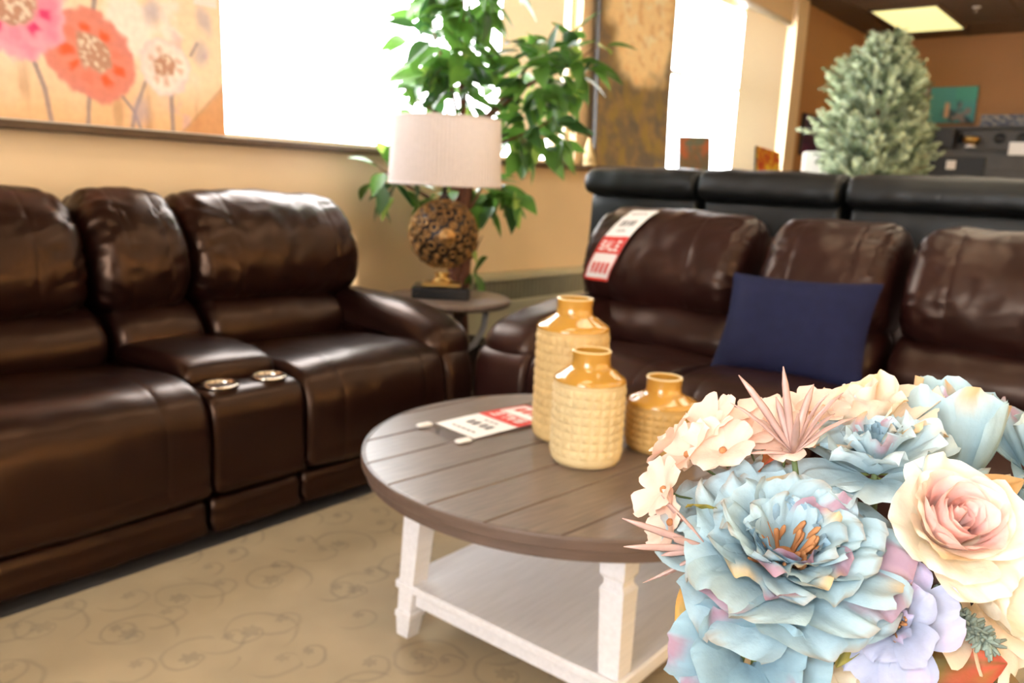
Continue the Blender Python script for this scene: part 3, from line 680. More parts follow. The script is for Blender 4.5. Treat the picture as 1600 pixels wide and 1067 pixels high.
def floral(u, v):
    x = FX0 + u * (FX1 - FX0); z = FZ0 + v * FH
    n1 = fbm(x, z, 6, 1); n2 = fbm(x, z, 22, 2); xx = x + .02 * n1; zz = z + .02 * fbm(x, z, 7, 5)
    c = np.tile(np.array(S_(250, 226, 198)), (len(u), 1))
    c = mixc(c, S_(240, 194, 146), sm(1.42, 1.19, z + .05 * n1))
    c = mixc(c, S_(252, 240, 232), sm(.0, .5, n1) * sm(1.3, 1.5, z))
    c = mixc(c, S_(196, 148, 112), sm(.1, .5, fbm(x, z * .25, 9, 3)) * sm(1.45, 1.25, z) * .7)
    c = mixc(c, S_(222, 180, 190), sm(.2, .5, fbm(x, z, 10, 8)) * sm(1.6, 1.75, x) * .6)
    c = mixc(c, S_(214, 150, 98), sm(0, .012, (x - 1.70) * 1.05 - (z - 1.178)) * .75)          # corner of the sheet, lower end
    c = mixc(c, S_(176, 122, 76), sm(.010, .0, np.abs((x - 1.70) * 1.05 - (z - 1.178))) * .7)
    def stem(c, pts, w):
        d = np.full(len(u), 9.)
        for (a, b), (e, f) in zip(pts, pts[1:]):
            t = np.clip(((x - a) * (e - a) + (z - b) * (f - b)) / ((e - a) ** 2 + (f - b) ** 2), 0, 1)
            d = np.minimum(d, np.hypot(x - a - t * (e - a), z - b - t * (f - b)))
        return mixc(c, S_(150, 130, 136), sm(w, w * .4, d) * .85)
    c = stem(c, [(1.193, 1.40), (1.225, 1.30), (1.245, 1.15)], .011)
    c = stem(c, [(1.371, 1.30), (1.358, 1.16)], .010)
    c = stem(c, [(1.58, 1.37), (1.53, 1.25), (1.512, 1.16)], .009); c = stem(c, [(1.49, 1.30), (1.53, 1.25), (1.56, 1.16)], .008)
    c = stem(c, [(1.675, 1.33), (1.675, 1.17)], .011); c = stem(c, [(1.40, 1.56), (1.43, 1.75)], .012); c = stem(c, [(1.76, 1.48), (1.79, 1.53)], .008)
    c = stem(c, [(.95, 1.45), (.93, 1.16)], .010); c = stem(c, [(.6, 1.6), (.66, 1.16)], .010)
    def bloom(c, cx, cz, rx, rz, col, edge, heart, seed):
        a = np.arctan2((zz - cz) / rz, (xx - cx) / rx); r = np.hypot((xx - cx) / rx, (zz - cz) / rz)
        r = r * (1 + .025 * np.sin(a * 7 + seed) + .02 * np.sin(a * 17 + seed)) + .07 * n2
        c = mixc(c, col, sm(1.03, .92, r) * .95)
        c = mixc(c, edge, sm(.72, 1., r) * sm(1.05, .95, r) * .5 + sm(.0, .5, n1) * sm(1., .9, r) * .35)
        for q in range(9):
            a0 = q * .698 + seed; da = np.abs(np.angle(np.exp(1j * (a - a0))))
            c = mixc(c, heart, sm(.26, .10, da) * sm(.42, .5, r) * sm(.74, .60, r) * (.95 if (q * 7 + int(seed)) % 3 else .2))
        c = mixc(c, S_(196, 148, 126), sm(.46, .36, r))
        c = mixc(c, S_(238, 222, 206), sm(.44, .30, r) * sm(.08, .25, fbm(x, z, 55, 11)))
        return c
    c = bloom(c, 1.388, 1.426, .160, .150, S_(232, 136, 120), S_(226, 142, 134), S_(242, 96, 48), 1.0)
    c = bloom(c, 1.150, 1.545, .165, .165, S_(244, 140, 176), S_(250, 190, 206), S_(232, 52, 120), 2.0)
    c = bloom(c, 1.66, 1.424, .098, .105, S_(250, 240, 234), S_(236, 206, 210), S_(226, 190, 176), 4.0)
    c = bloom(c, .82, 1.62, .17, .17, S_(240, 130, 110), S_(250, 190, 180), S_(230, 70, 50), 5.0)
    c = bloom(c, 1.62, 2.0, .18, .17, S_(244, 150, 180), S_(250, 200, 210), S_(232, 60, 120), 3.0)
    for px, pz in ((1.82, 1.62), (1.80, 1.50), (1.62, 1.62), (1.55, 1.26)):
        c = mixc(c, S_(176, 164, 190), sm(.05, .01, np.hypot(xx - px, (zz - pz) * .7)) * .55)
    return c
fp = painting('floral_painting', 'large canvas of pink and coral poppies leaning on the window ledge', FX1 - FX0, FH, floral, ((FX0 + FX1) / 2, 3.022, FZ0 + .0), (math.radians(-2.2), 0, 0), 250, 190, .03, M['white'])
obj('corner_ticket', box(.62, .715, -.006, -.003, .478, .60), M['paper'], fp, False)

def goldp(u, v):
    x, y = u, v * 2
    n1 = fbm(x, y, 3, 21); n2 = fbm(x, y, 9, 22)
    c = np.tile(np.array(S_(120, 104, 84)), (len(u), 1))
    c = mixc(c, S_(150, 124, 84), sm(-.2, .5, n2)); c = mixc(c, S_(92, 84, 84), sm(.1, .6, fbm(x, y, 4, 23)) * .7)
    c = mixc(c, S_(158, 134, 52), sm(.1, .5, fbm(x * 2, y, 5, 25)) * sm(.8, .2, v) * .6)
    r = np.hypot((u - .56) / .52, (v - .80) / .44) + .22 * n1
    c = mixc(c, S_(254, 226, 178), sm(1.05, .75, r)); c = mixc(c, S_(255, 244, 214), sm(.8, .3, r) * sm(-.1, .4, n2))
    c = mixc(c, S_(228, 180, 120), sm(.1, .4, fbm(x, y, 11, 27)) * sm(1., .7, r) * .6)
    return c
painting('abstract_painting', 'tall golden abstract canvas standing between the two windows', .93, 1.36, goldp, (4.975, 3.005, 1.194), (math.radians(-2), 0, 0), 70, 110, .03)

def darkp(u, v):
    n = fbm(u, v, 3, 31); c = np.tile(np.array(S_(108, 86, 60)), (len(u), 1)); c = mixc(c, S_(160, 84, 46), sm(.0, .4, n)); return mixc(c, S_(84, 92, 78), sm(.0, .5, fbm(u, v, 4, 33)))
painting('small_painting', 'small dark brown canvas propped against the bright window', .28, .29, darkp, (6.02, 3.075, 1.194), (math.radians(-4), math.radians(-2), -.55), 26, 26, .02)
def orangep(u, v):
    n = fbm(u, v, 4, 41); c = np.tile(np.array(S_(224, 116, 34)), (len(u), 1)); c = mixc(c, S_(250, 208, 60), sm(-.05, .25, n)); return mixc(c, S_(208, 70, 40), sm(.1, .5, fbm(u, v, 5, 44)))
painting('small_painting', 'small orange and yellow canvas tilted on the far window ledge', .36, .27, orangep, (7.26, 2.985, 1.196), (math.radians(-9), math.radians(6), -.22), 26, 26, .02)
def purplep(u, v):
    n = fbm(u, v, 3, 51); c = np.tile(np.array(S_(62, 34, 62)), (len(u), 1)); return mixc(c, S_(92, 40, 80), sm(0, .5, n))
painting('dark_painting', 'dark purple canvas hung on the brown wall beside the white plinth', .72, .40, purplep, (8.56, 3.066, 1.46), (0, 0, 0), 26, 26)
def tealp(u, v):
    n = fbm(u, v, 3, 61); c = np.tile(np.array(S_(84, 168, 176)), (len(u), 1)); c = mixc(c, S_(60, 84, 96), sm(-.05, .3, n) * sm(.2, .45, u))
    c = mixc(c, S_(150, 140, 140), sm(-.2, .2, fbm(u, v, 6, 62)) * sm(.35, .6, u) * sm(.75, .3, v)); c = mixc(c, S_(84, 178, 168), sm(.5, .7, v) * sm(.5, .6, u) * .9)
    return mixc(c, S_(232, 190, 160), sm(.07, .03, np.abs(u - .40)) * sm(.62, .5, v) * sm(.1, .2, v))
painting('landscape_painting', 'teal and grey canvas hung on the back wall above the grey cabinet', .47, .385, tealp, (10.265, 2.225, 1.925), (0, 0, -PI / 2), 40, 36)
def violet(u, v):
    n = fbm(u, v, 3, 71); c = np.tile(np.array(S_(128, 84, 140)), (len(u), 1)); c = mixc(c, S_(200, 84, 140), sm(0, .4, n)); return mixc(c, S_(96, 100, 160), sm(.1, .5, fbm(u, v, 4, 73)))
painting('violet_painting', 'violet and pink canvas on the back wall behind the frosted tree', .42, .39, violet, (10.265, 2.69, 1.92), (0, 0, -PI / 2), 26, 26)
def bluev(u, v):
    n = fbm(u, v, 3, 81); c = np.tile(np.array(S_(88, 92, 132)), (len(u), 1)); c = mixc(c, S_(206, 140, 70), sm(0, .35, n) * sm(.6, .2, v)); return mixc(c, S_(130, 104, 150), sm(.1, .5, fbm(u, v, 4, 83)))
painting('blue_painting', 'blue and orange canvas low on the back wall beside the grey cabinet', .40, .36, bluev, (10.265, 2.66, 1.47), (0, 0, -PI / 2), 26, 26)

# ------------------------------------------------------------------ far end of the shop
cab = thing('grey_cabinet', 'charcoal grey wall cabinet with round recesses under the teal painting', 'cabinet', (9.3, 1.35, 0))
obj('body', join(box(.03, .62, -.86, .84, 0, 1.60, .006), box(.10, .62, -.86, .84, 1.60, 1.79, .006)), M['grey'], cab, False)
obj('top', box(-.0, .64, -.88, .86, 1.79, 1.815, .005), M['grey'], cab, False)
obj('shelf', box(-.06, .10, -.86, .50, 1.585, 1.61, .004), M['grey'], cab, False)
obj('side_panel', box(-.02, .10, .60, .86, 1.60, 1.79, .006), M['dark'], cab, False)
obj('door', box(.005, .03, .30, .82, .2, 1.52, .006), M['dark'], cab, False)
for k in range(2): obj('drawer_front', box(.005, .03, -.84 + k * .56, -.30 + k * .56, .9, 1.40, .006), M['grey'], cab, False)
for y in (.58, .22, .03, -.33): obj('round_recess', xf(lathe([(.055, 0), (.055, .012), (.043, .012), (.04, .004), (.002, .004)], 24), Matrix.Translation((.10 - .0, y, 1.705)) @ Matrix.Rotation(-PI / 2, 4, 'Y')), M['dark'], cab)
for lab, y, z, w, hh in (('small white ticket on the dark door of the grey cabinet', .60, 1.44, .085, .085), ('wide white ticket on the shelf front of the grey cabinet', .02, 1.60, .17, .12)):
    t_ = obj('ticket', box(9.22 if w > .1 else 9.295, 9.225 if w > .1 else 9.30, 1.35 + y - w / 2, 1.35 + y + w / 2, z - hh / 2, z + hh / 2), M['paper'], None, False); tag(t_, lab, 'ticket')
orn = thing('gold_ornament', 'small gold ornament on white foot on the grey cabinet shelf', 'ornament', (9.30, 1.80, 1.61))
obj('foot', lathe([(.05, 0), (.05, .015), (.02, .03)], 16), M['white'], orn)
obj('bowl', lathe([(.02, .03), (.07, .05), (.085, .085), (.07, .10), (.02, .11)], 16), M['gold'], orn)
def strip(u, v):
    n = fbm(u * 5, v, 4, 91); c = np.tile(np.array(S_(96, 100, 112)), (len(u), 1)); c = mixc(c, S_(60, 66, 84), sm(-.05, .1, n)); return mixc(c, S_(150, 140, 128), sm(.2, .3, fbm(u * 5, v, 5, 92)))
painting('mosaic_panel', 'long narrow blue grey panel standing on top of the grey cabinet', .90, .12, strip, (9.42, 1.32, 1.816), (math.radians(-4), 0, -PI / 2), 60, 14, .02)
pl_ = thing('display_plinth', 'white display plinth in front of the brown far wall', 'plinth', (7.10, 2.47, 0), math.radians(24))
obj('column', box(-.14, .14, -.15, .15, .06, 1.43, .006), M['white'], pl_, False)
obj('foot', box(-.12, .12, -.13, .13, 0, .06), M['dark'], pl_, False)
cn = thing('shell_ornament', 'small cream pointed ornament on the ledge beside the golden canvas', 'ornament', (4.47, 3.022, 1.1935))
cn.scale = (.8, .8, 1.)
obj('base', lathe([(.05, 0), (.055, .01), (.05, .02)], 20), M['cream2'], cn)
obj('cone', xf(lathe([(.048, .02), (.045, .06), (.03, .12), (.012, .165), (.002, .175)], 20), Matrix.Shear('XY', 4, (-.15, 0))), M['cream2'], cn)

def ceiling_light(label, x, y, mt='diffuser'):
    r = thing('ceiling_light', label, 'ceiling light', (x, y, ZC - .012), 0, 'ceiling light panels')
    fr = join(box(-.63, .63, -.315, -.285, -.004, .012), box(-.63, .63, .285, .315, -.004, .012), box(-.63, -.60, -.285, .285, -.004, .012), box(.60, .63, -.285, .285, -.004, .012))
    obj('frame', fr, M['ceiling'], r, False)
    n = 12; V = []
    for i in range(n + 1):
        for j in range(n + 1):
            a, b = 2 * i / n - 1, 2 * j / n - 1; V.append((a * .60, b * .285, -.002 - .03 * (1 - a ** 4) * (1 - b ** 4)))
    obj('diffuser', (V, grid_faces(n + 1, n + 1)), M[mt], r)
ceiling_light('glowing rectangular ceiling light panel above the frosted tree', 9.2, 2.40)
k_ = 0
for row_, y in (('sofa side', 1.0), ('middle', -.6), ('sunny side', -2.3)):
    for n_, x in (('first', -.9), ('second', .9), ('third', 2.7), ('fourth', 4.5), ('fifth', 6.3)):
        ceiling_light('%s ceiling light panel from the shop front in the %s row' % (n_, row_), x, y, 'warmdiffuser'); k_ += 1
sp_ = thing('sprinkler', 'small ceiling sprinkler head beside the light panel', 'sprinkler', (8.85, 1.83, ZC - .0))
obj('rose', lathe([(.035, -.008), (.035, 0)], 16), M['white'], sp_)
obj('head', lathe([(.012, -.05), (.02, -.045), (.008, -.035), (.01, -.008)], 12), M['steel'], sp_)

# ------------------------------------------------------------------ ficus
def leaf_mesh(name, m, L=.105, wd=.05, fold=.35, droop=.25):
    V = []; ns = 6
    for i in range(ns + 1):
        s = i / ns; w = wd * .5 * (math.sin(PI * min(1, s ** .8)) ** .9) * (1 - .25 * s) + .0006
        z = -droop * L * s * s
        V += [(s * L, -w, z + fold * w), (s * L, 0, z), (s * L, w, z + fold * w)]
    return mesh_data(name, V, grid_faces(ns + 1, 3), m)
LM = [leaf_mesh('leaf', M[k], L, w, f, d) for k, L, w, f, d in (('leafa', .115, .060, .3, .2), ('leafb', .12, .062, .4, .3), ('leafa', .10, .046, .2, .4), ('leafc', .105, .05, .3, .2), ('leafb', .11, .05, .25, .15))]
fx = thing('ficus_tree', 'tall green ficus tree behind the lamp in the window corner', 'plant', (2.97, 2.74, 0))
FO = Vector((2.97, 2.74, 0))
obj('pot', lathe([(.11, 0), (.115, .01), (.15, .26), (.16, .27), (.16, .29), (.145, .29), (.135, .25), (.002, .25)], 32), M['darkframe'], fx)
for k in range(3):
    a = k * 2.09
    obj('trunk', tube([(.03 * math.cos(a + z * 5), .03 * math.sin(a + z * 5), z) for z in np.linspace(.2, 1.2, 16)], [.036 - .008 * t for t in np.linspace(0, 1, 16)], 10), M['bark'], fx)
rng = random.Random(11)
# blobs: centre (world), radii, count
BL = [((2.98, 2.72, 2.16), (.20, .22, .18), 20), ((2.92, 2.72, 1.92), (.28, .24, .14), 38), ((2.84, 2.80, 1.68), (.22, .20, .16), 40), ((2.92, 2.72, 1.50), (.24, .20, .12), 30), ((2.74, 2.86, 1.44), (.10, .12, .12), 12),
      ((3.26, 2.48, 1.58), (.24, .22, .16), 46), ((3.36, 2.36, 1.66), (.14, .14, .12), 16), ((3.20, 2.48, 1.32), (.22, .18, .14), 34), ((2.66, 2.88, 1.06), (.13, .08, .10), 24), ((2.96, 2.62, 1.00), (.24, .18, .07), 30), ((3.0, 2.68, .70), (.10, .08, .12), 6)]
AX = Vector((2.625, 2.515, 0)) - FO
def clear(p):
    w = p + FO
    if w.y > 3.07: return False
    if w.y > 2.97 and abs(w.z - 1.18) < .05: return False
    h_ = Vector((p.x - AX.x, p.y - AX.y)).length
    if .98 < w.z < 1.38 and h_ < .275: return False
    if w.z < 1.06 and h_ < (.29 if w.z < .60 else .19): return False
    if (w.x < 2.5 and w.y < 3.0 and w.z < 1.0) or (w.x > 3.35 and w.y < 2.45 and w.z < 1.2) or (w.x < 3.35 and w.y < 2.1 and w.z < 1.05): return False
    return True
nl = 0; extra = []
for bi, (c, rad, cnt) in enumerate(BL):
    c = Vector(c) - FO
    base = Vector((0, 0, max(.55, min(1.25, c.z - .25))))
    obj('branch', tube([base, base.lerp(c, .5) + Vector((0, 0, .05)), c, c + (c - base).normalized() * .12], [.011, .009, .006, .002], 7), M['bark'], fx)
    for q in range(cnt + (int(cnt * .8) if cnt > 25 else 0)):
        for attempt in range(60):
            p = Vector((rng.uniform(-1, 1), rng.uniform(-1, 1), rng.uniform(-1, 1)))
            if p.length > 1: continue
            p = Vector((p.x * rad[0], p.y * rad[1], p.z * rad[2])); pos = c + p
            d = (p.normalized() * .7 + Vector((rng.uniform(-1, 1), rng.uniform(-1, 1), rng.uniform(-.8, .3)))).normalized(); s = rng.uniform(1.15, 1.6)
            if clear(pos) and clear(pos + d * .12 * s) and clear(pos + d * .06 * s): break
        else: continue
        qt = d.to_track_quat('X', 'Z') @ Quaternion((1, 0, 0), rng.uniform(-.9, .9))
        if q >= cnt: extra.append((Matrix.Translation(pos) @ qt.to_matrix().to_4x4() @ Matrix.Scale(s, 4))); continue
        o = link('leaf', LM[rng.choice((0, 0, 1, 1, 2, 3, 4))], fx, pos)
        o.rotation_mode = 'QUATERNION'; o.rotation_quaternion = qt; o.scale = (s, s, s); nl += 1
lv_ = [tuple(v.co) for v in LM[0].vertices]; lf_ = [tuple(p.vertices) for p in LM[0].polygons]
o = obj('foliage', join(*[xf((lv_, lf_), m_) for m_ in extra]), M['leafa'], fx); o['kind'] = 'stuff'

# ------------------------------------------------------------------ frosted conifer
def sprig_vf(seed, L=.13, k=16):
    rg = random.Random(seed); parts = [tube([(0, 0, 0), (L * .5, 0, .01), (L, 0, 0)], [.004, .003, .001], 4)]
    V = []; Fc = []
    for i in range(k):
        s = .15 + .85 * i / k; a = i * 2.4 + rg.random(); l = .042 * (1.1 - .6 * s); d = Vector((.75, math.cos(a), math.sin(a))).normalized()
        b = Vector((s * L, 0, .008)); n = d.cross(Vector((1, 0, 0))).normalized() * .009; e = len(V)
        V += [b, b + d * l * .5 + n, b + d * l, b + d * l * .5 - n]; Fc += [(e, e + 1, e + 2, e + 3)]
    parts.append((V, Fc)); return join(*parts)
SP = [sprig_vf(i) for i in range(3)]
SM = [mesh_data('sprig', *SP[i], M['sprig' if i < 2 else 'sprigd'], False) for i in range(3)]
cx, cy = 6.72, 1.95
cf = thing('frosted_tree', 'pale frosted evergreen tree standing behind the black sofa', 'plant', (cx, cy, 0))
obj('pot', lathe([(.14, 0), (.15, .02), (.20, .34), (.21, .36), (.19, .36), (.18, .30), (.002, .30)], 32), M['darkframe'], cf)
obj('trunk', tube([(0, 0, .25), (.01, .01, 1.0), (0, 0, 2.1)], [.045, .03, .006], 10), M['bark'], cf)
rng = random.Random(5)
zt = [.55, .8, 1.0, 1.25, 1.45, 1.65, 1.85, 2.0, 2.12, 2.22]; rt = [.16, .26, .30, .35, .38, .36, .28, .17, .09, .03]
lobes = [(rng.uniform(0, 6.28), rng.uniform(.9, 2.1), rng.uniform(.07, .17)) for _ in range(26)]
pl2 = []
for i in range(2600):
    z = rng.uniform(.6, 2.2); a = rng.uniform(0, 2 * PI); rr = np.interp(z, zt, rt)
    lob = sum(h_ * math.exp(-((math.atan2(math.sin(a - a0), math.cos(a - a0))) / .28) ** 2 - ((z - z0) / .12) ** 2) for a0, z0, h_ in lobes)
    rr = (rr * .74 + lob) * (rng.random() ** .35)
    p = Vector((rr * math.cos(a), rr * math.sin(a), z)); d = Vector((math.cos(a), math.sin(a), rng.uniform(.1, 1.3))).normalized()
    dd = Vector((-.96, -.28, 0)); vis = rr * (math.cos(a) * dd.x + math.sin(a) * dd.y) + (.25 if rr > .25 else 0)
    pl2.append((vis, p, d, rng.randrange(3), rng.uniform(.75, 1.25), rng.uniform(0, 6)))
for p, a in (((0, 0, 2.27), 0),): pl2.append((9, Vector((0, 0, 2.16)), Vector((.05, 0, 1)), 0, 1.0, 0))
pl2.sort(key=lambda t: -t[0])
rest = []
for i, (vis, p, d, k, s, tw) in enumerate(pl2):
    qt = d.to_track_quat('X', 'Z') @ Quaternion((1, 0, 0), tw)
    if i < 290:
        o = link('sprig', SM[k], cf, p); o.rotation_mode = 'QUATERNION'; o.rotation_quaternion = qt; o.scale = (s, s, s)
    else: rest.append((k, Matrix.Translation(p) @ qt.to_matrix().to_4x4() @ Matrix.Scale(s, 4)))
for k in (0, 2):
    V = []; Fc = []
    for kk, Mx in rest:
        if (kk == 2) != (k == 2): continue
        v, f = SP[kk]; arr = np.array([tuple(q) for q in v]); Mn = np.array(Mx); n0 = len(V)
        V += list(arr @ Mn[:3, :3].T + Mn[:3, 3]); Fc += [tuple(i + n0 for i in q) for q in f]
    o = obj('foliage', (V, Fc), M['sprig' if k == 0 else 'sprigd'], cf, False); o['kind'] = 'stuff'

# ------------------------------------------------------------------ silk bouquet
def petal_data(L, Wd, r0=.004, z0=0., e0=60., e1=0., cup=.4, ruf=.004, wrap=.6, seed=0, col=None, nu=13, nv=11, power=1., curl=0., point=0., notch=.06, frill=.0):
    """one petal at azimuth 0 around the flower axis (z); s along the petal, t across"""
    rg = random.Random(seed); ph = rg.uniform(0, 6.28); fr = rg.uniform(4.0, 6.5); tw = rg.uniform(-.15, .15)
    s = np.linspace(0, 1, nv); e = np.radians(e0 + (e1 - e0) * s ** power - curl * np.clip((s - .75) / .25, 0, 1) ** 1.5)
    dl = L / (nv - 1); rho = r0 + np.r_[0, np.cumsum(np.cos(e[:-1]) * dl)]; zz = z0 + np.r_[0, np.cumsum(np.sin(e[:-1]) * dl)]
    V = []; T = []
    for i in range(nv):
        for j in range(nu):
            t = 2 * j / (nu - 1) - 1
            se = s[i] * (1 - .13 * t * t * s[i] + notch * s[i] * (math.cos(fr * .8 * t + ph) + .35 * math.cos(11 * t + ph)) - point * .25 * abs(t) * s[i])
            w = Wd * .5 * math.sin(PI / 2 * min(1, se ** .62)) * (math.sqrt(max(.02, 1 - ((se - .72) / .34) ** 2)) if se > .72 else 1.)
            if point: w *= (1 - point * se ** 3)
            r_ = float(np.interp(se, s, rho)); z_ = float(np.interp(se, s, zz)); ee = float(np.interp(se, s, e))
            dn = cup * w * t * t + ruf * se ** 2 * (math.sin(fr * t + ph) + .6 * math.sin(2.3 * fr * t + 2 * ph)) + frill * se ** 4 * math.sin(13 * t + 3 * ph) + .0035 * (L / .06) * noise.noise((t * 1.6 + seed * 3.7, se * 2.2, seed * 1.3)) * se
            y = w * t; R_ = max(abs(r_), .35 * Wd * .5, .004); dphi = wrap * y / R_
            rr = r_ - math.sin(ee) * dn; V.append((rr * math.cos(dphi), rr * math.sin(dphi) + (1 - wrap) * y + tw * L * se * se, z_ + math.cos(ee) * dn))
            T.append((se, t))
    cols = col(np.array(T), seed) if col else None
    return V, [f[::-1] for f in grid_faces(nv, nu)], cols

def tint(base, tip, patches=(), mott=.10, edge=None, ew=.82):
    def f(T, seed):
        s, t = T[:, 0], T[:, 1]; rg = random.Random(seed * 7 + 1)
        n = np.array([noise.noise((a * 4 + seed * 1.9, b * 3, seed * .7)) for a, b in T]); n2 = np.array([noise.noise((a * 2 + seed * 2.9, b * 12, 5.)) for a, b in T])
        c = np.array(base)[None] * (1 - s[:, None]) + np.array(tip)[None] * s[:, None]
        c = c * (1 + mott * (n + .7 * n2))[:, None]
        if edge is not None: c = mixc(c, edge, sm(ew, 1.0, np.maximum(s, np.abs(t) * s ** .3) + .04 * n) * .75)
        for colr, prob, where in patches:
            if rg.random() < prob:
                tc = rg.uniform(-.7, .7); c = mixc(c, colr, sm(.55, .15, np.abs(t - tc) + .35 * n) * sm(where, where + .25, s) * .9)
        return c
    return f
BLUE = tint(S_(128, 160, 174), S_(184, 208, 216), ((S_(184, 142, 158), .16, .55), (S_(214, 184, 134), .18, .72)), .16, S_(168, 150, 130), .93)
SLATE = tint(S_(112, 142, 156), S_(158, 186, 196), ((S_(176, 136, 152), .2, .6),), .12)
BLUE_IN = tint(S_(92, 122, 142), S_(146, 174, 190), ((S_(178, 130, 150), .15, .4), (S_(222, 190, 138), .2, .8)), .12)
BLUEW = tint(S_(172, 198, 208), S_(204, 222, 228), ((S_(204, 164, 180), .35, .4), (S_(226, 186, 130), .2, .75)), .10)
BUDB = tint(S_(150, 180, 190), S_(190, 214, 220), ((S_(226, 182, 128), .4, .72),), .08)
CREAM = tint(S_(242, 224, 198), S_(247, 230, 210), ((S_(240, 208, 160), .4, .5),), .04)
CREAMY = tint(S_(240, 228, 198), S_(247, 238, 222), (), .04)
PINK = tint(S_(250, 222, 210), S_(252, 208, 202), (), .04, S_(252, 224, 212))
PEACH = tint(S_(240, 204, 184), S_(246, 218, 202), ((S_(242, 200, 182), .3, .3),), .05)
LAV = tint(S_(172, 184, 206), S_(190, 192, 216), ((S_(210, 192, 222), .6, .5),), .07)

VC = Vector((.615, .145, .70))          # mouth of the vase
def flower(name, label, center, axis, back, roll=0.):
    ax = Vector(axis).normalized(); q = ax.to_track_quat('Z', 'Y') @ Quaternion((0, 0, 1), roll)
    r = thing(name, label, 'flower'); r.location = Vector(center) - ax * back; r.rotation_mode = 'QUATERNION'; r.rotation_quaternion = q
    # stem down into the vase
    Mi = (Matrix.Translation(r.location) @ q.to_matrix().to_4x4()).inverted()
    p0 = r.location; dn = VC + Vector((rng.uniform(-.02, .02), rng.uniform(-.02, .02), -.10)); mid = p0 - ax * .03
    k = VC + (p0 - VC) * .25; k.z = max(k.z - .02, VC.z - .01)
    pts = [p0, mid, mid.lerp(k, .5), VC + (k - VC) * .35, dn]
    obj('stem', tube([tuple(Mi @ p) for p in pts], .0021, 6), M['stem'], r)
    return r
rng = random.Random(3)
def ring(root, n, a0, jit, **kw):
    col = kw.pop('col'); sd = kw.pop('seed'); Lj = kw.pop('lj', .12); nm = kw.pop('nm', 'petal'); azs = kw.pop('azs', None)
    for i in range(n):
        k = dict(kw); k['L'] = kw['L'] * (1 + rng.uniform(-Lj, Lj)); k['Wd'] = kw['Wd'] * (1 + rng.uniform(-.1, .1)); k['e0'] = kw['e0'] + rng.uniform(-6, 6); k['e1'] = kw['e1'] + rng.uniform(-jit, jit)
        V, Fc, c = petal_data(seed=sd + i, col=col, **k)
        o = obj(nm, (V, Fc), M['petal'], root, True, c); az = azs[i] if azs else a0 + 2 * PI * i / n + rng.uniform(-.15, .15)
        o.rotation_euler = (0, 0, az)
def sepals(root, n, L, col=S_(112, 128, 70)):
    for i in range(n):
        V, Fc, c = petal_data(L, L * .42, .003, -.002, -10, 20, .3, .001, .2, 900 + i, tint(col, S_(150, 140, 70), (), .1), 5, 6, point=.8)
        o = obj('sepal', (V, Fc), M['leafsilk'], root, True, c); o.rotation_euler = (0, 0, 2 * PI * i / n)
def stamens(root, n, L, rad, m, z0=.0, thick=.0011):
    for i in range(n):
        a = rng.uniform(0, 2 * PI); q = rad * math.sqrt(rng.random()); l = L * rng.uniform(.7, 1.15); lean = rng.uniform(.1, .75)
        p = Vector((q * math.cos(a), q * math.sin(a), z0)); d = Vector((math.cos(a) * lean, math.sin(a) * lean, 1)).normalized(); b = Vector((rng.uniform(-1, 1), rng.uniform(-1, 1), 0)) * l * .3
        obj('stamen', tube([p, p + d * l * .5 + b * .3, p + d * l * .85 + b * .8, p + d * l + b], [thick, thick * 1.1, thick * 1.6, thick * .8], 5, flat=.6), m, root)

# large blue peony
f = flower('blue_peony', 'large open pale blue peony with rust stamens at the front of the bouquet', (.549, .184, .834), (-.43, -.20, .88), .030, .3)
ring(f, 7, .1, 7, L=.080, Wd=.086, r0=.006, z0=-.004, e0=16, e1=6, cup=.12, ruf=.0035, frill=.0008, wrap=.35, seed=10, col=BLUE, curl=12, nu=21, nv=13)
ring(f, 7, .5, 7, L=.074, Wd=.080, r0=.006, z0=.000, e0=32, e1=14, cup=.14, ruf=.0038, frill=.0008, wrap=.4, seed=20, col=BLUE, curl=14, nu=21, nv=13)
ring(f, 7, .2, 7, L=.066, Wd=.068, r0=.006, z0=.003, e0=44, e1=22, cup=.16, ruf=.0036, frill=.0008, wrap=.5, seed=30, col=BLUE, curl=16, nu=19, nv=12)
ring(f, 7, .7, 7, L=.057, Wd=.058, r0=.006, z0=.005, e0=54, e1=34, cup=.18, ruf=.0034, frill=.0008, wrap=.6, seed=40, col=BLUE, curl=18, nu=19)
ring(f, 6, .3, 7, L=.047, Wd=.048, r0=.007, z0=.006, e0=64, e1=46, cup=.18, ruf=.0032, frill=.001, wrap=.7, seed=45, col=BLUE, curl=22, nu=17)
ring(f, 6, .8, 6, L=.036, Wd=.042, r0=.011, z0=.007, e0=64, e1=72, cup=.10, ruf=.0025, frill=.001, wrap=.85, seed=50, col=BLUE_IN, curl=35, nu=15)
obj('heart', lathe([(.002, .002), (.012, .003), (.012, .008), (.007, .012), (.001, .013)], 14), M['stamen'], f)
stamens(f, 58, .027, .015, M['stamen'], .006, .0018)
sepals(f, 5, .03)

# hanging lower bloom
f = flower('blue_peony', 'drooping slate blue bloom hanging below the large open peony', (.508, .187, .760), (-.72, -.30, .22), .01, .2)
ring(f, 5, 0, 8, L=.050, Wd=.064, r0=.006, z0=0, e0=26, e1=6, cup=.10, ruf=.003, frill=.001, wrap=.35, seed=70, col=SLATE, curl=20, nu=15)
ring(f, 5, .6, 8, L=.042, Wd=.05, r0=.006, z0=.004, e0=50, e1=20, cup=.2, ruf=.003, wrap=.5, seed=80, col=SLATE, curl=10)
sepals(f, 5, .025)

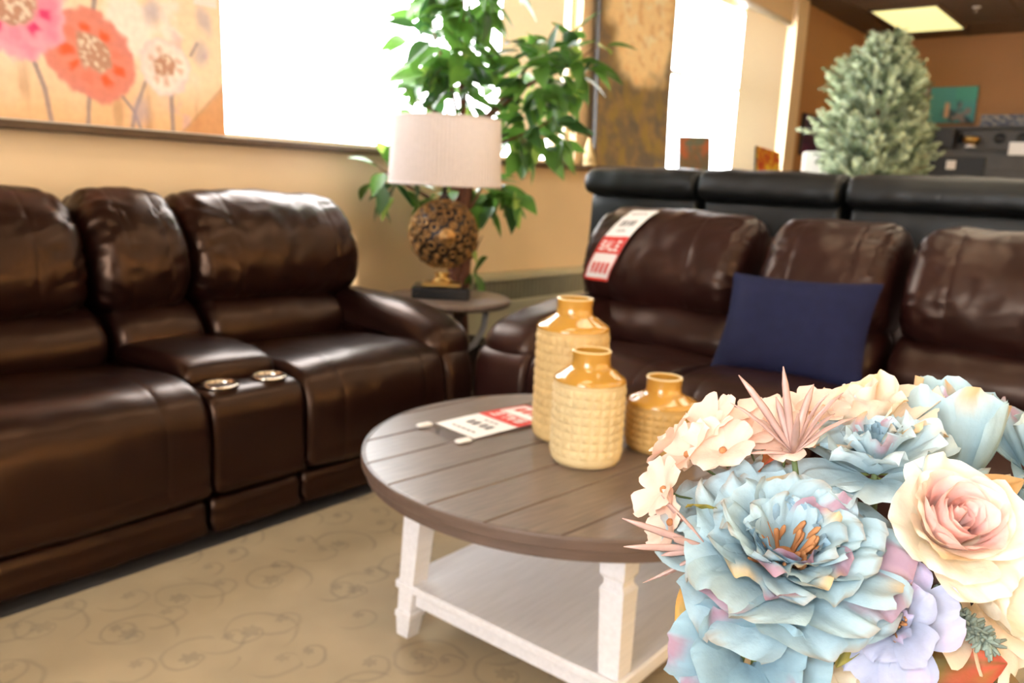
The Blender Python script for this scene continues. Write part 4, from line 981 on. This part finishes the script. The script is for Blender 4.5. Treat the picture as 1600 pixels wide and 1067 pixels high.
# cream and pink rose
f = flower('cream_rose', 'large cream rose with pink heart facing the front of the bouquet', (.592, .089, .866), (-.56, -.42, .70), .030, 1.1)
def az_of(f, v):
    w = f.rotation_quaternion.inverted() @ Vector(v); return math.atan2(w.y, w.x)
ring(f, 1, az_of(f, (.1, -.5, -.9)), 2, L=.058, Wd=.080, r0=.008, z0=-.003, e0=34, e1=-2, cup=.05, ruf=.003, wrap=.6, seed=108, col=CREAMY, curl=20, nu=19, nv=13, notch=.015)
ring(f, 4, .3, 5, L=.056, Wd=.072, r0=.009, z0=-.002, e0=54, e1=30, cup=.05, ruf=.0022, wrap=.75, seed=110, col=CREAMY, curl=34, nu=17, nv=13, notch=.015)
ring(f, 5, .6, 5, L=.052, Wd=.070, r0=.010, z0=0, e0=66, e1=52, cup=.04, ruf=.0016, wrap=.9, seed=120, col=CREAM, curl=36, nu=17, nv=13, notch=.015)
ring(f, 5, .2, 4, L=.047, Wd=.060, r0=.015, z0=.002, e0=76, e1=70, cup=.03, ruf=.001, wrap=1., seed=130, col=PINK, curl=34, nu=15, notch=.015)
ring(f, 4, .8, 3, L=.047, Wd=.054, r0=.014, z0=.003, e0=84, e1=86, cup=.02, ruf=.0008, wrap=1., seed=140, col=PINK, curl=26, nu=15, notch=.015)
ring(f, 3, .1, 3, L=.047, Wd=.044, r0=.0095, z0=.004, e0=88, e1=90, cup=.0, ruf=.0006, wrap=1., seed=150, col=PINK, curl=18, nu=13, notch=.01)
ring(f, 2, .5, 3, L=.047, Wd=.026, r0=.005, z0=.005, e0=90, e1=90, cup=.0, ruf=.0004, wrap=1., seed=156, col=PINK, nu=11, notch=.01)
sepals(f, 5, .03)
f.scale = (.9, .9, .9)

# cream rose at the back, seen from its side
f = flower('cream_rose', 'cream rose with upright folded petals at the top of the bouquet', (.680, .178, .889), (-.25, .25, .93), .02, .4)
ring(f, 5, .0, 8, L=.060, Wd=.060, r0=.006, z0=0, e0=40, e1=22, cup=.15, ruf=.003, wrap=.6, seed=210, col=CREAM, curl=25, nu=15, notch=.03)
ring(f, 5, .6, 8, L=.056, Wd=.052, r0=.007, z0=.002, e0=64, e1=58, cup=.1, ruf=.003, wrap=.8, seed=220, col=CREAM, curl=30, nu=15, notch=.03)
ring(f, 4, .1, 6, L=.050, Wd=.038, r0=.006, z0=.004, e0=80, e1=80, cup=.05, ruf=.002, wrap=1., seed=230, col=PEACH, curl=25, notch=.03)
sepals(f, 5, .03)
# cream rose low on the right, mostly hidden
f = flower('cream_rose', 'pale cream rose low behind the grey green fuzzy sprig', (.632, .062, .802), (-.35, -.75, .25), .02, .4)
ring(f, 5, .3, 8, L=.056, Wd=.062, r0=.006, z0=0, e0=30, e1=8, cup=.12, ruf=.002, wrap=.5, seed=240, col=CREAM, curl=25, nu=15, notch=.03)
ring(f, 5, .9, 8, L=.044, Wd=.046, r0=.006, z0=.002, e0=66, e1=56, cup=.1, ruf=.002, wrap=.8, seed=250, col=CREAMY, curl=20, notch=.03)
f = flower('cream_rose', 'pale yellow bloom just above the blue vase', (.553, .140, .750), (-.60, -.45, .1), .02, .4)
ring(f, 5, .3, 8, L=.034, Wd=.042, r0=.005, z0=0, e0=34, e1=10, cup=.12, ruf=.0015, wrap=.5, seed=260, col=CREAMY, curl=20, notch=.03)
ring(f, 4, .9, 8, L=.026, Wd=.026, r0=.004, z0=.002, e0=70, e1=70, cup=.1, ruf=.001, wrap=.9, seed=270, col=CREAMY, notch=.03)

# blue and white ruffled bloom between the roses
f = flower('blue_peony', 'ruffled white blue bloom with mauve petals behind the large open peony', (.640, .158, .886), (-.25, .02, .97), .022, .9)
ring(f, 6, .1, 10, L=.058, Wd=.056, r0=.006, z0=-.002, e0=26, e1=6, cup=.2, ruf=.005, wrap=.4, seed=310, col=BLUEW, curl=10, nu=15)
ring(f, 6, .5, 10, L=.052, Wd=.048, r0=.006, z0=.002, e0=48, e1=34, cup=.25, ruf=.005, wrap=.5, seed=320, col=BLUEW, curl=15, nu=15)
ring(f, 5, .2, 10, L=.042, Wd=.036, r0=.005, z0=.004, e0=68, e1=60, cup=.2, ruf=.004, wrap=.6, seed=330, col=BLUEW, curl=20)
ring(f, 4, .7, 10, L=.034, Wd=.028, r0=.003, z0=.006, e0=82, e1=80, cup=.2, ruf=.003, wrap=.7, seed=340, col=BLUE_IN, curl=20)
sepals(f, 5, .03)
# cupped blue tulip shaped bloom
f = flower('blue_tulip', 'cupped pale blue bloom with upright petals and one ochre tipped petal', (.727, .118, .878), (.05, .02, 1.), .034, .5)
ring(f, 6, .2, 5, L=.082, Wd=.058, r0=.008, z0=0, e0=58, e1=96, cup=.05, ruf=.0015, wrap=.85, seed=410, col=BUDB, nu=15, notch=.05)
ring(f, 5, .7, 5, L=.080, Wd=.050, r0=.006, z0=.002, e0=62, e1=96, cup=.05, ruf=.0015, wrap=.9, seed=420, col=BUDB, nu=13, point=.35)
ring(f, 4, .3, 5, L=.074, Wd=.036, r0=.004, z0=.003, e0=74, e1=94, cup=.05, ruf=.001, wrap=.9, seed=430, col=BLUEW, nu=11, point=.3)
sepals(f, 5, .025)
# blue blooms at the right edge
f = flower('blue_peony', 'pale blue ruffled bloom beside the cupped tulip shaped bloom', (.782, .062, .872), (-.15, -.45, .85), .02, .2)
ring(f, 6, .1, 10, L=.058, Wd=.056, r0=.006, z0=-.002, e0=30, e1=8, cup=.2, ruf=.005, wrap=.4, seed=510, col=BLUE, curl=10, nu=15)
ring(f, 6, .5, 10, L=.048, Wd=.044, r0=.006, z0=.002, e0=56, e1=40, cup=.25, ruf=.004, wrap=.5, seed=520, col=BLUEW, curl=10)
ring(f, 4, .5, 10, L=.036, Wd=.03, r0=.004, z0=.004, e0=78, e1=74, cup=.2, ruf=.003, wrap=.7, seed=530, col=BLUEW)
f = flower('blue_peony', 'dusky blue bloom tucked behind the large cream rose', (.690, .068, .838), (-.30, -.55, .62), .02, 1.2)
ring(f, 6, .1, 10, L=.050, Wd=.050, r0=.006, z0=-.002, e0=30, e1=8, cup=.2, ruf=.004, wrap=.4, seed=540, col=BLUE, curl=10)
ring(f, 5, .5, 10, L=.038, Wd=.036, r0=.006, z0=.002, e0=60, e1=48, cup=.25, ruf=.003, wrap=.5, seed=550, col=BLUE_IN)
# lavender bloom
f = flower('lavender_rose', 'small lavender blue bloom with ochre stamens below the large cream rose', (.556, .112, .796), (-.85, -.05, .50), .012, .3)
ring(f, 5, .0, 8, L=.044, Wd=.046, r0=.005, z0=-.002, e0=20, e1=0, cup=.15, ruf=.002, wrap=.4, seed=610, col=LAV, curl=10, nu=15)
ring(f, 5, .6, 8, L=.034, Wd=.036, r0=.005, z0=.001, e0=46, e1=24, cup=.2, ruf=.002, wrap=.5, seed=620, col=LAV)
ring(f, 4, .2, 8, L=.024, Wd=.022, r0=.005, z0=.003, e0=70, e1=60, cup=.2, ruf=.0015, wrap=.7, seed=630, col=LAV)
stamens(f, 24, .015, .006, M['stamen'], .004, .0010)
f.scale = (.88, .88, .88)
sepals(f, 5, .022)

# peach hydrangea: florets of four petals
f = flower('peach_hydrangea', 'peach hydrangea cluster at the outer edge of the bouquet facing the vases', (.590, .236, .868), (-.30, .45, .84), .04, 0)
Rm = (Matrix.Translation(f.location) @ f.rotation_quaternion.to_matrix().to_4x4()).inverted()
FL = [((.597, .268, .886), (-.5, .5, .7), .030), ((.604, .236, .890), (-.5, .1, .9), .031), ((.566, .272, .868), (-.6, .5, .6), .027), ((.540, .276, .846), (-.7, .55, .4), .027), ((.571, .247, .876), (-.6, .1, .8), .029),
      ((.640, .236, .888), (-.3, .2, .95), .030), ((.622, .258, .882), (-.2, .5, .85), .029), ((.650, .212, .896), (-.4, .0, .9), .028), ((.528, .262, .828), (-.75, .5, .3), .024), ((.600, .212, .885), (-.5, -.1, .85), .027), ((.578, .292, .868), (-.2, .8, .5), .025), ((.616, .276, .858), (0, .85, .5), .026), ((.660, .240, .880), (.2, .6, .8), .027)]
for i, (p, ax, sz) in enumerate(FL):
    fl = obj('floret', lathe([(.001, .006), (.0028, .0045), (.003, .002), (.001, 0)], 8), M['stamen'], f)
    fl.location = Rm @ Vector(p); fl.rotation_mode = 'QUATERNION'; fl.rotation_quaternion = (f.rotation_quaternion.inverted() @ Vector(ax).normalized().to_track_quat('Z', 'Y')) @ Quaternion((0, 0, 1), rng.uniform(0, 1.5))
    for k in range(4):
        V, Fc, c = petal_data(sz * rng.uniform(.9, 1.1), sz * 1.12, .0015, .002, rng.uniform(18, 40), rng.uniform(-5, 20), .12, .0016, .2, 700 + i * 4 + k, PEACH, 9, 8, notch=.03)
        o = obj('petal', (V, Fc), M['petal'], fl, True, c); o.rotation_euler = (0, 0, k * PI / 2 + rng.uniform(-.12, .12))
    a_ = fl.location; obj('stalk', tube([(0, 0, .001), (0, 0, -.012), tuple(fl.rotation_quaternion.inverted() @ (Vector((0, 0, -.01)) - a_))], .0009, 5), M['stem'], fl)

# spiky sprigs
def spikes(label, center, axis, blades):
    f = flower('spiky_sprig', label, center, axis, .02, 0); f['category'] = 'sprig'
    Rm = (Matrix.Translation(f.location) @ f.rotation_quaternion.to_matrix().to_4x4()).inverted()
    for tip, bend in blades:
        t = Rm @ Vector(tip); b = Vector((0, 0, .004)); mid = b.lerp(t, .5) + Vector((0, 0, bend))
        pts = [b, b.lerp(mid, .6), mid, mid.lerp(t, .55) + Vector((0, 0, bend * .3)), t]
        obj('blade', tube(pts, [.0016, .0026, .0030, .0024, .0004], 6, flat=.45), M['blade'], f)
    return f
def star(c, n, L, ax, seed, lo=.2):
    rg = random.Random(seed); o = []; ax = Vector(ax).normalized(); q = ax.to_track_quat('Z', 'Y')
    for i in range(n):
        a = 2.4 * i + rg.random(); el = rg.uniform(lo, 1.2); d = q @ Vector((math.cos(a) * math.cos(el), math.sin(a) * math.cos(el), math.sin(el)))
        o.append((tuple(Vector(c) + d * L * rg.uniform(.65, 1.1)), rg.uniform(-.002, .006)))
    return o
c0 = (.583, .203, .900)
spikes('mauve brown spiky sprig standing up between the peach florets', c0, (-.1, .2, .97), [((.581, .213, .948), .002), ((.574, .243, .937), .003), ((.566, .244, .917), .004), ((.600, .196, .935), .003), ((.612, .178, .930), .004), ((.620, .168, .912), .004), ((.595, .200, .880), .0), ((.560, .224, .884), .001)] + star(c0, 5, .042, (-.2, .1, .95), 5, -.2))
c1 = (.512, .243, .823)
spikes('mauve brown spiky sprig poking out beside the large blue peony', c1, (-.5, .8, .1), [((.487, .282, .838), .001), ((.478, .274, .822), -.001), ((.488, .262, .795), -.002), ((.508, .256, .795), 0), ((.516, .248, .790), 0), ((.520, .270, .850), .001)] + star(c1, 4, .03, (-.4, .8, .2), 9))

# silk leaves
def silk_leaf(label, base, tip, up, wd, cols, bend=.15, lobes=0.):
    base, tip, up = Vector(base), Vector(tip), Vector(up); d = tip - base; L = d.length; d.normalize(); n = (up - d * up.dot(d)).normalized(); sd = n.cross(d)
    r = thing('silk_leaf', label, 'leaf', base)
    ns, nt_ = 14, 9; V = []; T = []
    for i in range(ns + 1):
        s = i / ns; w = wd * .5 * math.sin(PI * min(1, .03 + .97 * s ** .8)) ** .8 * (1 + lobes * math.sin(s * 22)) * (1 - .3 * s) + .0004
        for j in range(nt_):
            t = 2 * j / (nt_ - 1) - 1
            z = bend * L * math.sin(PI * s * .9) + .12 * w * abs(t) ** 1.2 * 2 + .0025 * noise.noise((s * 5, t * 2, wd * 90))
            V.append(tuple(d * (L * s) + sd * (w * t) + n * z)); T.append((s, t))
    T = np.array(T); nn = np.array([noise.noise((a * 3 + wd * 40, b * 2, 1.)) for a, b in T])
    c = np.tile(np.array(cols[0]), (len(T), 1)); c = mixc(c, cols[1], sm(.3, .9, T[:, 0] + .5 * nn + .15 * np.abs(T[:, 1]))); c = mixc(c, np.array(cols[0]) * .6, sm(.08, .02, np.abs(T[:, 1])) * .6)
    obj('blade', (V, grid_faces(ns + 1, nt_)), M['leafsilk'], r, True, c)
    e = VC + Vector((rng.uniform(-.02, .02), rng.uniform(-.02, .02), -.09)); m_ = VC + (base - VC) * .35
    obj('stem', tube([tuple(p - base) for p in (base + d * L * .05, base.lerp(m_, .5) + Vector((0, 0, .004)), m_, e)], .0015, 5), M['stem'], r)
OL, RD, OC = S_(122, 120, 52), S_(186, 84, 56), S_(206, 150, 74)
silk_leaf('large green leaf turning rust red under the large cream rose', (.585, .118, .752), (.610, .050, .768), (-.6, -.5, .62), .075, (OL, RD), .05)
silk_leaf('ochre tipped green leaf hanging beside the drooping blue bloom', (.535, .226, .800), (.502, .240, .758), (-.7, .1, .5), .030, (OL, OC), .10)
silk_leaf('narrow olive leaf beside the mouth of the blue vase', (.558, .176, .775), (.528, .166, .748), (-.7, -.4, .5), .026, (OL, OC), .1)
silk_leaf('small olive leaf curling below the lavender bloom', (.572, .140, .780), (.540, .140, .757), (-.7, -.4, .5), .024, (S_(134, 136, 62), S_(170, 160, 80)), .2)
silk_leaf('small olive leaf among the peach florets', (.545, .238, .836), (.520, .250, .846), (-.5, .4, .6), .020, (S_(140, 132, 50), S_(180, 160, 70)), .1)
silk_leaf('ochre leaf behind the large cream rose', (.660, .098, .845), (.690, .066, .872), (-.5, -.2, .8), .035, (OC, S_(222, 176, 120)), .15)
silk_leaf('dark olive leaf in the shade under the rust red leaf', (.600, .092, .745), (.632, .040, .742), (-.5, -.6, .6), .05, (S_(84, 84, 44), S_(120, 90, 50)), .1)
silk_leaf('rust orange leaf between the peach florets and the peony', (.600, .228, .862), (.586, .206, .884), (-.6, .2, .7), .026, (S_(200, 120, 60), S_(190, 80, 50)), .1)

# fuzzy grey green sprigs
def fuzzy(label, pts, rad, n, seed):
    r = thing('fuzzy_sprig', label, 'sprig', pts[0]); b = Vector(pts[0]); P = [Vector(p) - b for p in pts]
    obj('stem', tube([P[0] * 1.0] + P[1:], .0016, 6), M['lichen'], r)
    obj('stalk', tube([P[0], (VC - b) * .5 + P[0] * .5 - Vector((0, 0, .006)), VC - b + Vector((0, 0, -.09))], .0014, 5), M['stem'], r)
    rg = random.Random(seed); parts = []
    for i in range(n):
        s = rg.random() * (len(P) - 1); k = min(int(s), len(P) - 2); p = P[k].lerp(P[k + 1], s - k)
        d = Vector((rg.gauss(0, 1), rg.gauss(0, 1), rg.gauss(0, 1))).normalized(); l = rad * rg.uniform(.5, 1)
        parts.append(tube([p, p + d * l * .6, p + d * l], [.0009, .0016, .0008], 5))
    o = obj('fuzz', join(*parts), M['lichen'], r); o['kind'] = 'stuff'
fuzzy('grey green fuzzy sprig between the lavender bloom and the cream rose', ((.590, .100, .806), (.586, .088, .803), (.590, .074, .795), (.598, .060, .783)), .012, 330, 2)
fuzzy('thin grey green fuzzy sprig standing behind the large cream rose', ((.72, .075, .83), (.725, .068, .85), (.73, .062, .875)), .008, 120, 3)

# vase of the bouquet and its stand
bv = thing('flower_vase', 'blue glazed vase holding the silk bouquet', 'vase', (VC.x, VC.y, .50))
prof = [(.035, 0), (.04, .004), (.058, .05), (.066, .10), (.062, .15), (.046, .19), (.040, .21), (.044, .226), (.047, .23), (.043, .23), (.037, .212), (.040, .19), (.056, .15), (.060, .10), (.052, .05), (.03, .012), (.001, .01)]
obj('body', lathe(prof, 56, True, False), M['bluepot'], bv)
obj('foot_ring', lathe([(.036, .0), (.042, .0), (.042, .006), (.036, .006)], 40, False, False), M['bluepot'], bv)
stn = thing('accent_table', 'small round accent table under the blue flower vase', 'table', (VC.x, VC.y, 0))
obj('table_top', lathe([(.15, .478), (.165, .480), (.168, .490), (.165, .4985), (.01, .4995)], 56, True, True), M['darkwood'], stn)
obj('column', lathe([(.05, .03), (.03, .06), (.022, .2), (.03, .40), (.05, .478)], 20), M['darkwood'], stn)
obj('foot', lathe([(.13, .011), (.135, .02), (.06, .035), (.04, .05)], 40), M['darkwood'], stn)
